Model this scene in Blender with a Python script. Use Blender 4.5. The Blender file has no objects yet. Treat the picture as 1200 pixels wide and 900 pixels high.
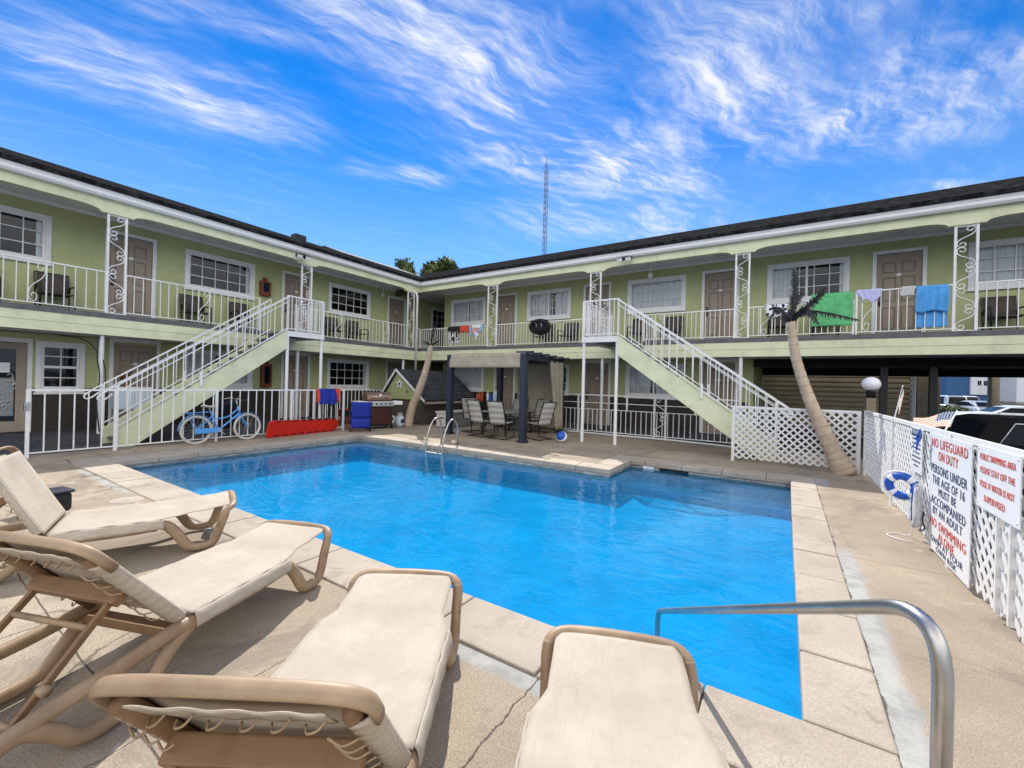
import bpy, math, random
from mathutils import Vector, Matrix
R=math.radians; PI=math.pi
random.seed(7)
SC=bpy.context.scene; COL=SC.collection

# ------------------------------------------------------------------ materials
def nodes_of(m):
    m.use_nodes=True
    return m.node_tree.nodes, m.node_tree.links
def M(name,col,rough=.6,var=.12,scale=4,bump=0,bscale=60,metal=0,spec=.4,stretch=None,stain=None,coat=0):
    m=bpy.data.materials.new(name); N,L=nodes_of(m); b=N['Principled BSDF']
    b.inputs['Roughness'].default_value=rough; b.inputs['Metallic'].default_value=metal
    b.inputs['Specular IOR Level'].default_value=spec
    if coat: b.inputs['Coat Weight'].default_value=coat
    tc=N.new('ShaderNodeTexCoord'); mp=N.new('ShaderNodeMapping'); L.new(tc.outputs['Object'],mp.inputs[0])
    if stretch: mp.inputs['Scale'].default_value=stretch
    nz=N.new('ShaderNodeTexNoise'); nz.inputs['Scale'].default_value=scale; nz.inputs['Detail'].default_value=6; nz.inputs['Roughness'].default_value=.65
    L.new(mp.outputs[0],nz.inputs['Vector'])
    r=N.new('ShaderNodeValToRGB'); L.new(nz.outputs[0],r.inputs[0])
    lo=[max(0,c*(1-var*1.6)) for c in col[:3]]; hi=[min(1,c*(1+var)) for c in col[:3]]
    r.color_ramp.elements[0].position=.3; r.color_ramp.elements[1].position=.7
    r.color_ramp.elements[0].color=(*lo,1); r.color_ramp.elements[1].color=(*hi,1)
    out=r.outputs[0]
    if stain:
        sc,sa,scale2=stain
        n2=N.new('ShaderNodeTexNoise'); n2.inputs['Scale'].default_value=scale2; n2.inputs['Detail'].default_value=8; n2.inputs['Roughness'].default_value=.7
        L.new(tc.outputs['Object'],n2.inputs['Vector'])
        r2=N.new('ShaderNodeMapRange'); r2.inputs[1].default_value=.5; r2.inputs[2].default_value=.72; r2.inputs[4].default_value=sa; L.new(n2.outputs[0],r2.inputs[0])
        mx=N.new('ShaderNodeMix'); mx.data_type='RGBA'; L.new(r2.outputs[0],mx.inputs[0]); L.new(out,mx.inputs[6]); mx.inputs[7].default_value=(*sc,1); out=mx.outputs[2]
    L.new(out,b.inputs['Base Color'])
    if bump:
        n3=N.new('ShaderNodeTexNoise'); n3.inputs['Scale'].default_value=bscale; n3.inputs['Detail'].default_value=4; L.new(mp.outputs[0],n3.inputs['Vector'])
        bp=N.new('ShaderNodeBump'); bp.inputs['Strength'].default_value=bump; bp.inputs['Distance'].default_value=.01
        L.new(n3.outputs[0],bp.inputs['Height']); L.new(bp.outputs[0],b.inputs['Normal'])
    return m

class NT:
    """small node helper"""
    def __init__(s,tree): s.N=tree.nodes; s.L=tree.links
    def math(s,op,a,b=None,c=None,clamp=False):
        n=s.N.new('ShaderNodeMath'); n.operation=op; n.use_clamp=clamp
        for i,v in enumerate((a,b,c)):
            if v is None: continue
            if hasattr(v,'is_linked'): s.L.new(v,n.inputs[i])
            else: n.inputs[i].default_value=v
        return n.outputs[0]
    def mixc(s,f,a,b):
        n=s.N.new('ShaderNodeMix'); n.data_type='RGBA'
        for i,v in ((0,f),(6,a),(7,b)):
            if hasattr(v,'is_linked'): s.L.new(v,n.inputs[i])
            else: n.inputs[i].default_value=(v if i==0 else (*v[:3],1))
        return n.outputs[2]
    def noise(s,vec,scale,detail=5,rough=.6,dist=0):
        n=s.N.new('ShaderNodeTexNoise'); n.inputs['Scale'].default_value=scale; n.inputs['Detail'].default_value=detail
        n.inputs['Roughness'].default_value=rough; n.inputs['Distortion'].default_value=dist; s.L.new(vec,n.inputs['Vector']); return n.outputs[0]
    def ramp(s,v,a,b,lo=0.,hi=1.,smooth=True):
        n=s.N.new('ShaderNodeMapRange'); n.interpolation_type='SMOOTHSTEP' if smooth else 'LINEAR'
        n.inputs[1].default_value=a; n.inputs[2].default_value=b; n.inputs[3].default_value=lo; n.inputs[4].default_value=hi
        s.L.new(v,n.inputs[0]); return n.outputs[0]

def concrete(name,base,dark,joints=True):
    """exposed-aggregate pool deck: world-space joints, cracks, stains, a mortar patch along the coping"""
    m=bpy.data.materials.new(name); N,L=nodes_of(m); b=N['Principled BSDF']; t=NT(m.node_tree)
    g=N.new('ShaderNodeNewGeometry'); pos=g.outputs['Position']
    sx=N.new('ShaderNodeSeparateXYZ'); L.new(pos,sx.inputs[0]); X,Y=sx.outputs[0],sx.outputs[1]
    big=t.noise(pos,.55,6,.62); mid=t.noise(pos,3.2,6,.65); fine=t.noise(pos,95,3,.7); gr=t.noise(pos,240,2,.6)
    c=t.mixc(t.ramp(big,.35,.66),dark,base)
    c=t.mixc(t.math('MULTIPLY',t.ramp(mid,.47,.7),.55),c,[v*.62 for v in base])
    spk=t.ramp(fine,.42,.62); c=t.mixc(t.math('MULTIPLY',spk,.72),c,[v*.42 for v in base])
    c=t.mixc(t.math('MULTIPLY',t.ramp(gr,.5,.7),.6),c,[min(1,v*1.38) for v in base])
    # rust stains
    st=t.math('MULTIPLY',t.ramp(t.noise(pos,1.1,7,.7,.6),.57,.74),.35); c=t.mixc(st,c,(.40,.22,.11))
    c=t.mixc(t.math('MULTIPLY',t.ramp(t.noise(pos,.75,9,.72,1.),.52,.60),.55),c,(.185,.155,.125))
    c=t.mixc(t.math('MULTIPLY',t.ramp(t.noise(pos,1.9,8,.75,.4),.58,.65),.5),c,(.52,.455,.39))
    vc=N.new('ShaderNodeTexVoronoi'); vc.feature='DISTANCE_TO_EDGE'; vc.inputs['Scale'].default_value=.42
    wp=N.new('ShaderNodeVectorMath'); wp.operation='ADD'; nn=N.new('ShaderNodeTexNoise'); nn.inputs['Scale'].default_value=2.5; nn.inputs['Detail'].default_value=6; L.new(pos,nn.inputs['Vector'])
    ss=N.new('ShaderNodeVectorMath'); ss.operation='SCALE'; ss.inputs['Scale'].default_value=.5; L.new(nn.outputs['Color'],ss.inputs[0]); L.new(pos,wp.inputs[0]); L.new(ss.outputs[0],wp.inputs[1]); L.new(wp.outputs[0],vc.inputs['Vector'])
    crk=t.math('MULTIPLY',t.ramp(vc.outputs['Distance'],.0,.006,1.,0.),t.ramp(t.noise(pos,.6,3,.5),.5,.58)); c=t.mixc(t.math('MULTIPLY',crk,.75),c,(.07,.06,.05))
    if joints:
        wob=t.math('MULTIPLY',t.math('SUBTRACT',t.noise(pos,2.2,6,.7),.5),.11)
        wob2=t.math('MULTIPLY',t.math('SUBTRACT',t.noise(pos,1.3,4,.6),.5),.05)
        def line(axis,v,w,wb,lo=None,hi=None,other=None):
            d=t.math('ABSOLUTE',t.math('SUBTRACT',t.math('ADD',axis,wb),v))
            k=t.ramp(d,w*.4,w,1.,0.)
            if lo is not None: k=t.math('MULTIPLY',k,t.math('MULTIPLY',t.math('GREATER_THAN',other,lo),t.math('LESS_THAN',other,hi)))
            return k
        # mortar patches
        n1=t.noise(pos,4.5,7,.7)
        def patch(axis,a0,a1,other,lo,hi):
            wv=t.math('ADD',axis,t.math('MULTIPLY',t.math('SUBTRACT',n1,.5),.2))
            k=t.math('MULTIPLY',t.ramp(wv,a0-.02,a0+.03),t.ramp(wv,a1-.05,a1+.03,1.,0.))
            ov=t.math('ADD',other,t.math('MULTIPLY',t.math('SUBTRACT',n1,.5),1.0))
            return t.math('MULTIPLY',k,t.math('MULTIPLY',t.ramp(ov,lo-.2,lo+.2),t.ramp(ov,hi-.2,hi+.2,1.,0.)))
        pc=t.mixc(t.ramp(n1,.35,.65),(.28,.29,.28),(.44,.44,.41))
        for args in ((X,.43,.6,Y,.5,5.4),(X,.46,.66,Y,8.9,9.6),(Y,1.93,2.06,X,-9.6,-7.4),(Y,1.9,2.06,X,-2.2,-.9),(X,-10.75,-10.55,Y,2.0,4.4),(Y,1.96,2.06,X,-6.2,-4.6)):
            c=t.mixc(t.math('MULTIPLY',patch(*args),.85),c,pc)
        k=None
        for a in ((X,.445,.014,wob,0.,9.1,Y),(Y,5.25,.006,wob2,.4,1.4,X),(Y,7.7,.006,wob2,.4,1.4,X),(Y,9.75,.01,wob2,-14,1.4,X),
                  (Y,2.07,.02,wob,-11,.1,X),(X,-10.5,.012,wob2,2.,9,Y),(X,-8.1,.008,wob2,-3,2.1,Y),(X,-5.9,.01,wob2,-3,2.1,Y),(X,-3.9,.008,wob2,-3,2.1,Y),
                  (X,-6.4,.008,wob2,8.1,13.4,Y),(X,-2.75,.008,wob2,9.5,13.4,Y),(X,-9.2,.008,wob2,8.1,13.4,Y),(Y,4.3,.008,wob2,-14,-10.4,X),(Y,6.6,.008,wob2,-14,-10.4,X),
                  (Y,.7,.007,wob2,-14,1.4,X),(Y,2.6,.01,wob2,-13,-10.5,X),(X,-1.1,.007,wob,-3,2.05,Y),(X,-2.35,.005,wob,0,2.05,Y)):
            l=line(a[0],a[1],a[2],a[3],*(a[4:] if len(a)>4 else ()))
            k=l if k is None else t.math('MAXIMUM',k,l)
        c=t.mixc(t.math('MULTIPLY',k,.85),c,(.06,.05,.042))
        # damp dark stain along the front joint on the left
        ds=t.math('MULTIPLY',t.ramp(t.noise(pos,2.6,6,.7),.5,.6),t.math('MULTIPLY',t.ramp(X,-9.8,-9.2),t.ramp(X,-6.6,-6.,1.,0.)))
        ds=t.math('MULTIPLY',ds,t.math('MULTIPLY',t.ramp(Y,1.75,1.95),t.ramp(Y,2.12,2.3,1.,0.)))
        c=t.mixc(t.math('MULTIPLY',ds,.8),c,(.12,.085,.055))
    L.new(c,b.inputs['Base Color']); b.inputs['Roughness'].default_value=.88; b.inputs['Specular IOR Level'].default_value=.25
    bp=N.new('ShaderNodeBump'); bp.inputs['Strength'].default_value=.55; bp.inputs['Distance'].default_value=.006
    L.new(t.math('ADD',fine,t.math('MULTIPLY',mid,1.2)),bp.inputs['Height']); L.new(bp.outputs[0],b.inputs['Normal'])
    return m

def coping_mat():
    m=bpy.data.materials.new('coping_stone'); N,L=nodes_of(m); b=N['Principled BSDF']; t=NT(m.node_tree)
    g=N.new('ShaderNodeNewGeometry'); pos=g.outputs['Position']
    fine=t.noise(pos,110,3,.7); mid=t.noise(pos,4,6,.7); big=t.noise(pos,.9,4,.6)
    c=t.mixc(t.ramp(big,.3,.7),(.38,.32,.25),(.50,.435,.35))
    c=t.mixc(t.math('MULTIPLY',t.ramp(mid,.5,.66),.6),c,(.30,.26,.21)); c=t.mixc(t.math('MULTIPLY',t.ramp(t.noise(pos,2.1,8,.75,.5),.58,.64),.5),c,(.17,.14,.11))
    c=t.mixc(t.math('MULTIPLY',t.ramp(fine,.42,.6),.5),c,(.27,.22,.17))
    L.new(c,b.inputs['Base Color']); b.inputs['Roughness'].default_value=.85
    bp=N.new('ShaderNodeBump'); bp.inputs['Strength'].default_value=.5; bp.inputs['Distance'].default_value=.006
    L.new(t.math('ADD',fine,mid),bp.inputs['Height']); L.new(bp.outputs[0],b.inputs['Normal'])
    return m

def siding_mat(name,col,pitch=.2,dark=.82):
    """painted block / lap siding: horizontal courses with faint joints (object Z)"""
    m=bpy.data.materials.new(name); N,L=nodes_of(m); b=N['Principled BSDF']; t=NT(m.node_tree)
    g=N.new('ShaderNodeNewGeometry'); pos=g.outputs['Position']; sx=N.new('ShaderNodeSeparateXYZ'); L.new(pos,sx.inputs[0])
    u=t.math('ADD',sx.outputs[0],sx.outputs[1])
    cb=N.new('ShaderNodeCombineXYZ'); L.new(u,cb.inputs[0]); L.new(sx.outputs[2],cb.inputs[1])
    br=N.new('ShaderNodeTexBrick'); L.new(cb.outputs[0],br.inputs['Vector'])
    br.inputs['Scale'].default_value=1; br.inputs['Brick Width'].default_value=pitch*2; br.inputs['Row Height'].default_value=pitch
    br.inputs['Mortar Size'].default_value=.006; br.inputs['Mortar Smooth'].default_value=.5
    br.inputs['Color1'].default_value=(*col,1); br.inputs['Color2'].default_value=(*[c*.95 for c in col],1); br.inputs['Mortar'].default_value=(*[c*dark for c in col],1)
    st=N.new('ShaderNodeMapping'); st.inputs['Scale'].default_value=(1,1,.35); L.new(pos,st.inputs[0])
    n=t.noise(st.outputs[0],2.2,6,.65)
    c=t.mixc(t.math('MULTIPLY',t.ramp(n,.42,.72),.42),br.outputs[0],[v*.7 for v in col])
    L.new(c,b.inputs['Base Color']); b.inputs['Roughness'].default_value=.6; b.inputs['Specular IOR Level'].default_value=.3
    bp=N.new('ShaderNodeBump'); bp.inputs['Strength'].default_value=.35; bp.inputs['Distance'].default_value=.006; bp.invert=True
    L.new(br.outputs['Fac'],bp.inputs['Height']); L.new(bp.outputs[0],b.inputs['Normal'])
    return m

def shingle_mat(name,c1,c2):
    m=bpy.data.materials.new(name); N,L=nodes_of(m); b=N['Principled BSDF']; t=NT(m.node_tree)
    g=N.new('ShaderNodeNewGeometry'); pos=g.outputs['Position']; sx=N.new('ShaderNodeSeparateXYZ'); L.new(pos,sx.inputs[0])
    u=t.math('ADD',sx.outputs[0],t.math('MULTIPLY',sx.outputs[1],1.0)); cb=N.new('ShaderNodeCombineXYZ'); L.new(u,cb.inputs[0]); L.new(sx.outputs[2],cb.inputs[1])
    br=N.new('ShaderNodeTexBrick'); L.new(cb.outputs[0],br.inputs['Vector']); br.inputs['Scale'].default_value=1
    br.inputs['Brick Width'].default_value=.34; br.inputs['Row Height'].default_value=.07; br.inputs['Mortar Size'].default_value=.008
    br.inputs['Color1'].default_value=(*c1,1); br.inputs['Color2'].default_value=(*c2,1); br.inputs['Mortar'].default_value=(.012,.012,.014,1)
    n=t.noise(pos,6,7,.7); c=t.mixc(t.math('MULTIPLY',t.ramp(n,.45,.62),.9),br.outputs[0],(.043,.043,.044)); b.inputs['Specular IOR Level'].default_value=0
    L.new(c,b.inputs['Base Color']); b.inputs['Roughness'].default_value=.95
    bp=N.new('ShaderNodeBump'); bp.inputs['Strength'].default_value=.8; bp.inputs['Distance'].default_value=.02
    L.new(n,bp.inputs['Height']); L.new(bp.outputs[0],b.inputs['Normal'])
    return m

def glass_mat(name,tint=(.90,.94,.97),gloss=1.0):
    m=bpy.data.materials.new(name); N,L=nodes_of(m); N.clear(); t=NT(m.node_tree)
    o=N.new('ShaderNodeOutputMaterial'); tr=N.new('ShaderNodeBsdfTransparent'); tr.inputs[0].default_value=(*tint,1)
    gl=N.new('ShaderNodeBsdfGlossy'); gl.inputs['Roughness'].default_value=.015; gl.inputs[0].default_value=(gloss,gloss,gloss,1)
    fr=N.new('ShaderNodeFresnel'); fr.inputs[0].default_value=1.5
    g=N.new('ShaderNodeNewGeometry'); n=t.noise(g.outputs['Position'],1.6,2,.5)
    bp=N.new('ShaderNodeBump'); bp.inputs['Strength'].default_value=.03; bp.inputs['Distance'].default_value=.1; L.new(n,bp.inputs['Height']); L.new(bp.outputs[0],gl.inputs['Normal'])
    mx=N.new('ShaderNodeMixShader'); L.new(fr.outputs[0],mx.inputs[0]); L.new(tr.outputs[0],mx.inputs[1]); L.new(gl.outputs[0],mx.inputs[2]); L.new(mx.outputs[0],o.inputs[0])
    return m

def water_mat():
    m=bpy.data.materials.new('pool_water'); N,L=nodes_of(m); N.clear(); t=NT(m.node_tree)
    o=N.new('ShaderNodeOutputMaterial'); tr=N.new('ShaderNodeBsdfTransparent'); tr.inputs[0].default_value=(.32,.86,1,1)
    gl=N.new('ShaderNodeBsdfGlossy'); gl.inputs['Roughness'].default_value=.02; gl.inputs[0].default_value=(.9,.95,1,1)
    g=N.new('ShaderNodeNewGeometry'); mp=N.new('ShaderNodeMapping'); mp.inputs['Rotation'].default_value=(0,0,.5); mp.inputs['Scale'].default_value=(1,1.7,1); L.new(g.outputs['Position'],mp.inputs[0])
    a=t.noise(mp.outputs[0],2.6,3,.5,.5); b=t.noise(mp.outputs[0],9,2,.5,.3)
    h=t.math('ADD',a,t.math('MULTIPLY',b,.12))
    bp=N.new('ShaderNodeBump'); bp.inputs['Strength'].default_value=.28; bp.inputs['Distance'].default_value=.05; L.new(h,bp.inputs['Height'])
    fr=N.new('ShaderNodeFresnel'); fr.inputs[0].default_value=1.33
    L.new(bp.outputs[0],gl.inputs['Normal']); L.new(bp.outputs[0],fr.inputs['Normal'])
    mx=N.new('ShaderNodeMixShader'); L.new(fr.outputs[0],mx.inputs[0]); df=N.new('ShaderNodeBsdfDiffuse'); df.inputs[0].default_value=(.008,.34,.68,1)   # light scattered back by the water body
    m2=N.new('ShaderNodeMixShader'); m2.inputs[0].default_value=.17; L.new(tr.outputs[0],m2.inputs[1]); L.new(df.outputs[0],m2.inputs[2])
    L.new(m2.outputs[0],mx.inputs[1]); L.new(gl.outputs[0],mx.inputs[2]); L.new(mx.outputs[0],o.inputs[0])
    return m

def basin_mat():
    m=bpy.data.materials.new('pool_paint'); N,L=nodes_of(m); b=N['Principled BSDF']; t=NT(m.node_tree)
    g=N.new('ShaderNodeNewGeometry'); pos=g.outputs['Position']; sx=N.new('ShaderNodeSeparateXYZ'); L.new(pos,sx.inputs[0])
    wv=N.new('ShaderNodeMapping'); wv.inputs['Scale'].default_value=(1,1,.4); L.new(pos,wv.inputs[0])
    n=t.noise(wv.outputs[0],1.3,5,.6,.8); n2=t.noise(pos,7,5,.6,1.2)
    c=t.mixc(t.ramp(n,.3,.7),(.008,.36,.62),(.018,.47,.76))
    c=t.mixc(t.math('MULTIPLY',t.ramp(n2,.45,.7),.2),c,(.05,.55,.85))
    L.new(c,b.inputs['Base Color']); b.inputs['Roughness'].default_value=.7; b.inputs['Specular IOR Level'].default_value=0
    return m

def tile_mat():
    m=bpy.data.materials.new('waterline_stone'); N,L=nodes_of(m); b=N['Principled BSDF']; t=NT(m.node_tree)
    g=N.new('ShaderNodeNewGeometry'); pos=g.outputs['Position']
    sx=N.new('ShaderNodeSeparateXYZ'); L.new(pos,sx.inputs[0]); u=t.math('ADD',sx.outputs[0],sx.outputs[1]); cb=N.new('ShaderNodeCombineXYZ'); L.new(u,cb.inputs[0]); L.new(t.math('MULTIPLY',sx.outputs[2],6.),cb.inputs[1])
    n=t.noise(cb.outputs[0],3.5,6,.7,.6); n2=t.noise(cb.outputs[0],11,5,.7)
    c=t.mixc(t.ramp(n,.35,.65),(.22,.19,.16),(.55,.5,.43)); c=t.mixc(t.ramp(n2,.56,.66),c,(.06,.055,.05))
    L.new(c,b.inputs['Base Color']); b.inputs['Roughness'].default_value=.8
    return m

def stripe_flag_mat():
    return None

MT=dict(
 wall=siding_mat('wall_sage_paint',(.49,.52,.26)),
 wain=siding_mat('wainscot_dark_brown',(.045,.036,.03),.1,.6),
 cream=M('pale_green_trim_paint',(.72,.745,.50),.5,.05,3,stain=((.42,.42,.28),.55,1.6)),
 white=M('white_metal_paint',(.82,.82,.81),.42,.04,9,stain=((.5,.4,.3),.35,7)),
 trim=M('white_window_trim',(.80,.80,.79),.5,.05,6,stain=((.55,.5,.44),.3,5)),
 ceil=M('balcony_ceiling_paint',(.72,.71,.72),.7,.05,2),
 deckgray=M('balcony_edge_grey',(.13,.13,.14),.7,.2,5),
 navyfloor=M('walkway_dark_floor',(.055,.06,.075),.75,.3,2.5,stain=((.2,.17,.13),.5,2)),
 gutter=M('gutter_white_aluminium',(.84,.84,.85),.4,.04,3,stain=((.5,.48,.44),.3,3)),
 shingle=shingle_mat('asphalt_shingle',(.0095,.0095,.0095),(.019,.019,.019)),
 shingle_g=shingle_mat('grey_slate_shingle',(.045,.052,.058),(.075,.083,.09)),
 roofdark=M('roof_membrane_dark',(.045,.05,.055),.8,.25,3,bump=.3,bscale=20),
 door=M('door_taupe_paint',(.33,.265,.205),.5,.08,3),
 doorin=M('door_taupe_groove',(.25,.20,.155),.5,.08,3),
 glass=glass_mat('window_glass'),
 curtain=M('sheer_curtain',(.80,.80,.80),.9,.08,4,stretch=(6,6,.6)),
 room=M('dark_room',(.05,.05,.055),.9,.1),
 black=M('black_metal',(.018,.018,.02),.4,.25,8),
 blackmatte=M('black_cloth',(.014,.014,.016),.9,.3,8),
 brownsling=M('brown_sling_fabric',(.085,.068,.055),.85,.2,30),
 navypost=M('navy_painted_wood',(.022,.03,.05),.5,.25,3,stretch=(1,1,.2)),
 canvas=M('beige_canvas',(.42,.375,.28),.85,.12,3,bump=.2,bscale=120,stain=((.25,.21,.15),.5,2.5)),
 greysling=M('light_grey_sling',(.44,.42,.37),.8,.08,20,bump=.2,bscale=200),
 frame_br=M('tan_molded_resin',(.35,.245,.15),.5,.22,3.2,bump=.12,bscale=35,stain=((.22,.125,.06),.8,5)),
 frame_dk=M('brown_resin_strut',(.22,.125,.06),.55,.2,6,stain=((.12,.06,.03),.5,6)),
 chrome=M('brushed_steel',(.44,.43,.41),.34,.12,12,metal=1,bump=.05,bscale=30),
 chrome_dull=M('weathered_steel',(.47,.455,.43),.33,.25,9,metal=1,bump=.08,bscale=40),
 lattice=M('white_vinyl_lattice',(.74,.74,.73),.45,.04,6,stain=((.6,.52,.42),.35,4)),
 signw=M('white_sign_board',(.74,.75,.77),.45,.03,5,stain=((.6,.58,.55),.3,3)),
 red=M('sign_red',(.62,.055,.025),.5,.1,9),
 navy=M('sign_navy',(.02,.035,.13),.5,.1,9),
 blue=M('royal_blue_fabric',(.012,.03,.30),.8,.15,10),
 ringblue=M('buoy_blue',(.015,.10,.50),.45,.12,10),
 ringwhite=M('buoy_white',(.85,.85,.85),.5,.05,10),
 bikeblue=M('bike_sky_blue',(.09,.36,.80),.3,.06,10,coat=.4),
 tyre=M('cream_tyre',(.58,.54,.46),.8,.1,12),
 rubber=M('black_rubber',(.018,.018,.018),.8,.2,12),
 rescue=M('rescue_red_plastic',(.62,.022,.012),.4,.1,5),
 orange=M('orange_red_fabric',(.65,.07,.03),.8,.1,8),
 bbqbr=M('bronze_bbq_lid',(.20,.125,.08),.3,.15,6,metal=.5),
 bbqred=M('dark_maroon_panel',(.055,.016,.012),.35,.2,6),
 steel=M('grey_steel',(.55,.56,.57),.35,.08,6,metal=.6),
 tank=M('propane_tank_white',(.62,.70,.76),.4,.08,8,stain=((.35,.3,.25),.4,12)),
 shedgreen=siding_mat('shed_sage_boards',(.42,.46,.22),.14),
 sheddark=M('shed_dark_base',(.10,.083,.062),.75,.25,3),
 boxw=M('deck_box_cream',(.60,.57,.50),.55,.06,3),
 boxg=M('deck_box_grey',(.30,.31,.32),.6,.1,5),
 trunk=M('palm_trunk_tan',(.54,.43,.32),.8,.14,7,bump=.5,bscale=18,stretch=(1,1,.35),stain=((.36,.22,.12),.5,3)),
 trunkring=M('palm_ring_dark',(.44,.33,.22),.85,.2,8),
 frond=M('black_metal_frond',(.014,.016,.018),.5,.3,8),
 greentowel=M('green_towel',(.14,.52,.21),.95,.14,9,bump=.5,bscale=160),
 bluetowel=M('blue_towel',(.10,.38,.80),.95,.12,9,bump=.5,bscale=160),
 lilac=M('lilac_cloth',(.52,.54,.80),.9,.08,9),
 greycloth=M('pale_grey_cloth',(.56,.56,.55),.9,.2,14,stretch=(6,6,1)),
 multicloth=None,
 extbox=M('red_brown_cabinet',(.20,.042,.018),.5,.2,8),
 lampwhite=M('globe_opal',(.86,.85,.90),.25,.02,5),
 bulb=M('lamp_glass_white',(.85,.85,.82),.3,.03,5),
 shutter=None,
 conc=M('grey_concrete',(.36,.31,.26),.85,.15,2.5,bump=.3,bscale=40,stain=((.2,.16,.12),.5,2)),
 asphalt=M('asphalt',(.055,.055,.057),.9,.2,2.5,bump=.4,bscale=90),
 carblack=M('black_car_paint',(.004,.004,.005),.45,.1,4,spec=.08),
 carwhite=M('white_car_paint',(.78,.78,.79),.25,.03,4,coat=.6),
 carsilver=M('silver_car_paint',(.42,.44,.46),.3,.05,4,metal=.4,coat=.5),
 carglass=M('car_window_tint',(.005,.009,.015),.25,.1,4,spec=.1),
 bldblue=siding_mat('blue_siding',(.035,.115,.27),.15,.75),
 bldwhite=siding_mat('white_siding',(.72,.75,.80),.15,.85),
 pole=M('weathered_pole',(.28,.23,.155),.9,.2,6,stretch=(4,4,.5)),
 pole_steel=M('mast_grey_steel',(.16,.17,.18),.5,.1,6),
 leaf=M('tree_leaf',(.075,.105,.022),.6,.35,1.2),
 leaf2=M('shrub_leaf',(.055,.085,.02),.6,.35,2),
 bark=M('tree_bark',(.12,.085,.06),.9,.25,8),
 pipe=M('white_plastic_pipe',(.72,.72,.72),.5,.05,8),
 cable=M('dark_cable',(.02,.025,.05),.6,.2,8),
 brass=M('door_hardware',(.12,.11,.10),.35,.1,8,metal=.7),
 paper=M('white_paper',(.82,.83,.86),.8,.03,8),
 cooler=M('pale_blue_plastic',(.62,.70,.78),.5,.08,5),
 terracotta=M('terracotta_pot',(.35,.14,.07),.8,.15,8),
 water=water_mat(), basin=basin_mat(), tile=tile_mat(), coping=coping_mat(),
 deck=concrete('exposed_aggregate_deck',(.46,.38,.28),(.28,.225,.165)),
)
def fabric_sling():
    m=bpy.data.materials.new('cream_sling_mesh'); N,L=nodes_of(m); b=N['Principled BSDF']; t=NT(m.node_tree)
    tc=N.new('ShaderNodeTexCoord'); ob=tc.outputs['Object']
    w1=N.new('ShaderNodeTexWave'); w1.bands_direction='X'; w1.inputs['Scale'].default_value=62; w1.inputs['Distortion'].default_value=1.2; L.new(ob,w1.inputs[0])
    w2=N.new('ShaderNodeTexWave'); w2.bands_direction='Y'; w2.inputs['Scale'].default_value=62; w2.inputs['Distortion'].default_value=1.2; L.new(ob,w2.inputs[0])
    mp=N.new('ShaderNodeMapping'); mp.inputs['Scale'].default_value=(.7,9,1); L.new(ob,mp.inputs[0]); st=t.noise(mp.outputs[0],9,5,.7)
    mp2=N.new('ShaderNodeMapping'); mp2.inputs['Scale'].default_value=(9,.7,1); L.new(ob,mp2.inputs[0]); st2=t.noise(mp2.outputs[0],9,5,.7)
    big=t.noise(ob,3.2,6,.7)
    c=t.mixc(t.ramp(big,.35,.7),(.44,.385,.31),(.53,.475,.395))
    c=t.mixc(t.math('MULTIPLY',t.ramp(st,.47,.7),.42),c,(.43,.34,.245))
    c=t.mixc(t.math('MULTIPLY',t.ramp(st2,.52,.72),.1),c,(.45,.36,.26))
    c=t.mixc(t.math('MULTIPLY',t.ramp(t.noise(ob,5,7,.74),.50,.72),.5),c,(.36,.30,.23))
    weave=t.math('MULTIPLY',w1.outputs[1],w2.outputs[1])
    c=t.mixc(t.math('MULTIPLY',weave,.6),c,(.4,.32,.23))
    L.new(c,b.inputs['Base Color']); b.inputs['Roughness'].default_value=.8; b.inputs['Specular IOR Level'].default_value=.25
    bp=N.new('ShaderNodeBump'); bp.inputs['Strength'].default_value=.35; bp.inputs['Distance'].default_value=.004; L.new(t.math('ADD',weave,t.math('MULTIPLY',big,3.)),bp.inputs['Height']); L.new(bp.outputs[0],b.inputs['Normal'])
    return m
MT['sling']=fabric_sling()
def ramp_cloth(name,cols,scale):
    m=bpy.data.materials.new(name); N,L=nodes_of(m); b=N['Principled BSDF']
    tc=N.new('ShaderNodeTexCoord'); v=N.new('ShaderNodeTexVoronoi'); v.inputs['Scale'].default_value=scale; L.new(tc.outputs['Object'],v.inputs[0])
    s=N.new('ShaderNodeSeparateColor'); L.new(v.outputs['Color'],s.inputs[0])
    r=N.new('ShaderNodeValToRGB'); r.color_ramp.interpolation='CONSTANT'; L.new(s.outputs[0],r.inputs[0])
    el=r.color_ramp.elements
    while len(el)<len(cols): el.new(.5)
    for i,c in enumerate(cols): el[i].position=i/len(cols); el[i].color=(*c,1)
    L.new(r.outputs[0],b.inputs['Base Color']); b.inputs['Roughness'].default_value=.9
    return m
MT['multicloth']=ramp_cloth('patterned_cloth',[(.2,.45,.75),(.7,.72,.72),(.15,.4,.75),(.6,.25,.2),(.75,.75,.6)],9)
MT['bwcloth']=ramp_cloth('black_white_cloth',[(.02,.02,.02),(.7,.7,.68),(.03,.03,.03),(.6,.6,.58)],14)
MT['whiteblk']=ramp_cloth('white_cloth_dark_marks',[(.75,.76,.82),(.7,.72,.8),(.02,.02,.025),(.78,.78,.82)],16)
def shutter_mat():
    m=bpy.data.materials.new('roll_shutter_tan'); N,L=nodes_of(m); b=N['Principled BSDF']; t=NT(m.node_tree)
    g=N.new('ShaderNodeNewGeometry'); n=t.noise(g.outputs['Position'],1.5,6,.7)
    c=t.mixc(t.ramp(n,.3,.7),(.48,.38,.27),(.62,.50,.36)); L.new(c,b.inputs['Base Color']); b.inputs['Roughness'].default_value=.5
    return m
MT['shutter']=shutter_mat()
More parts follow.
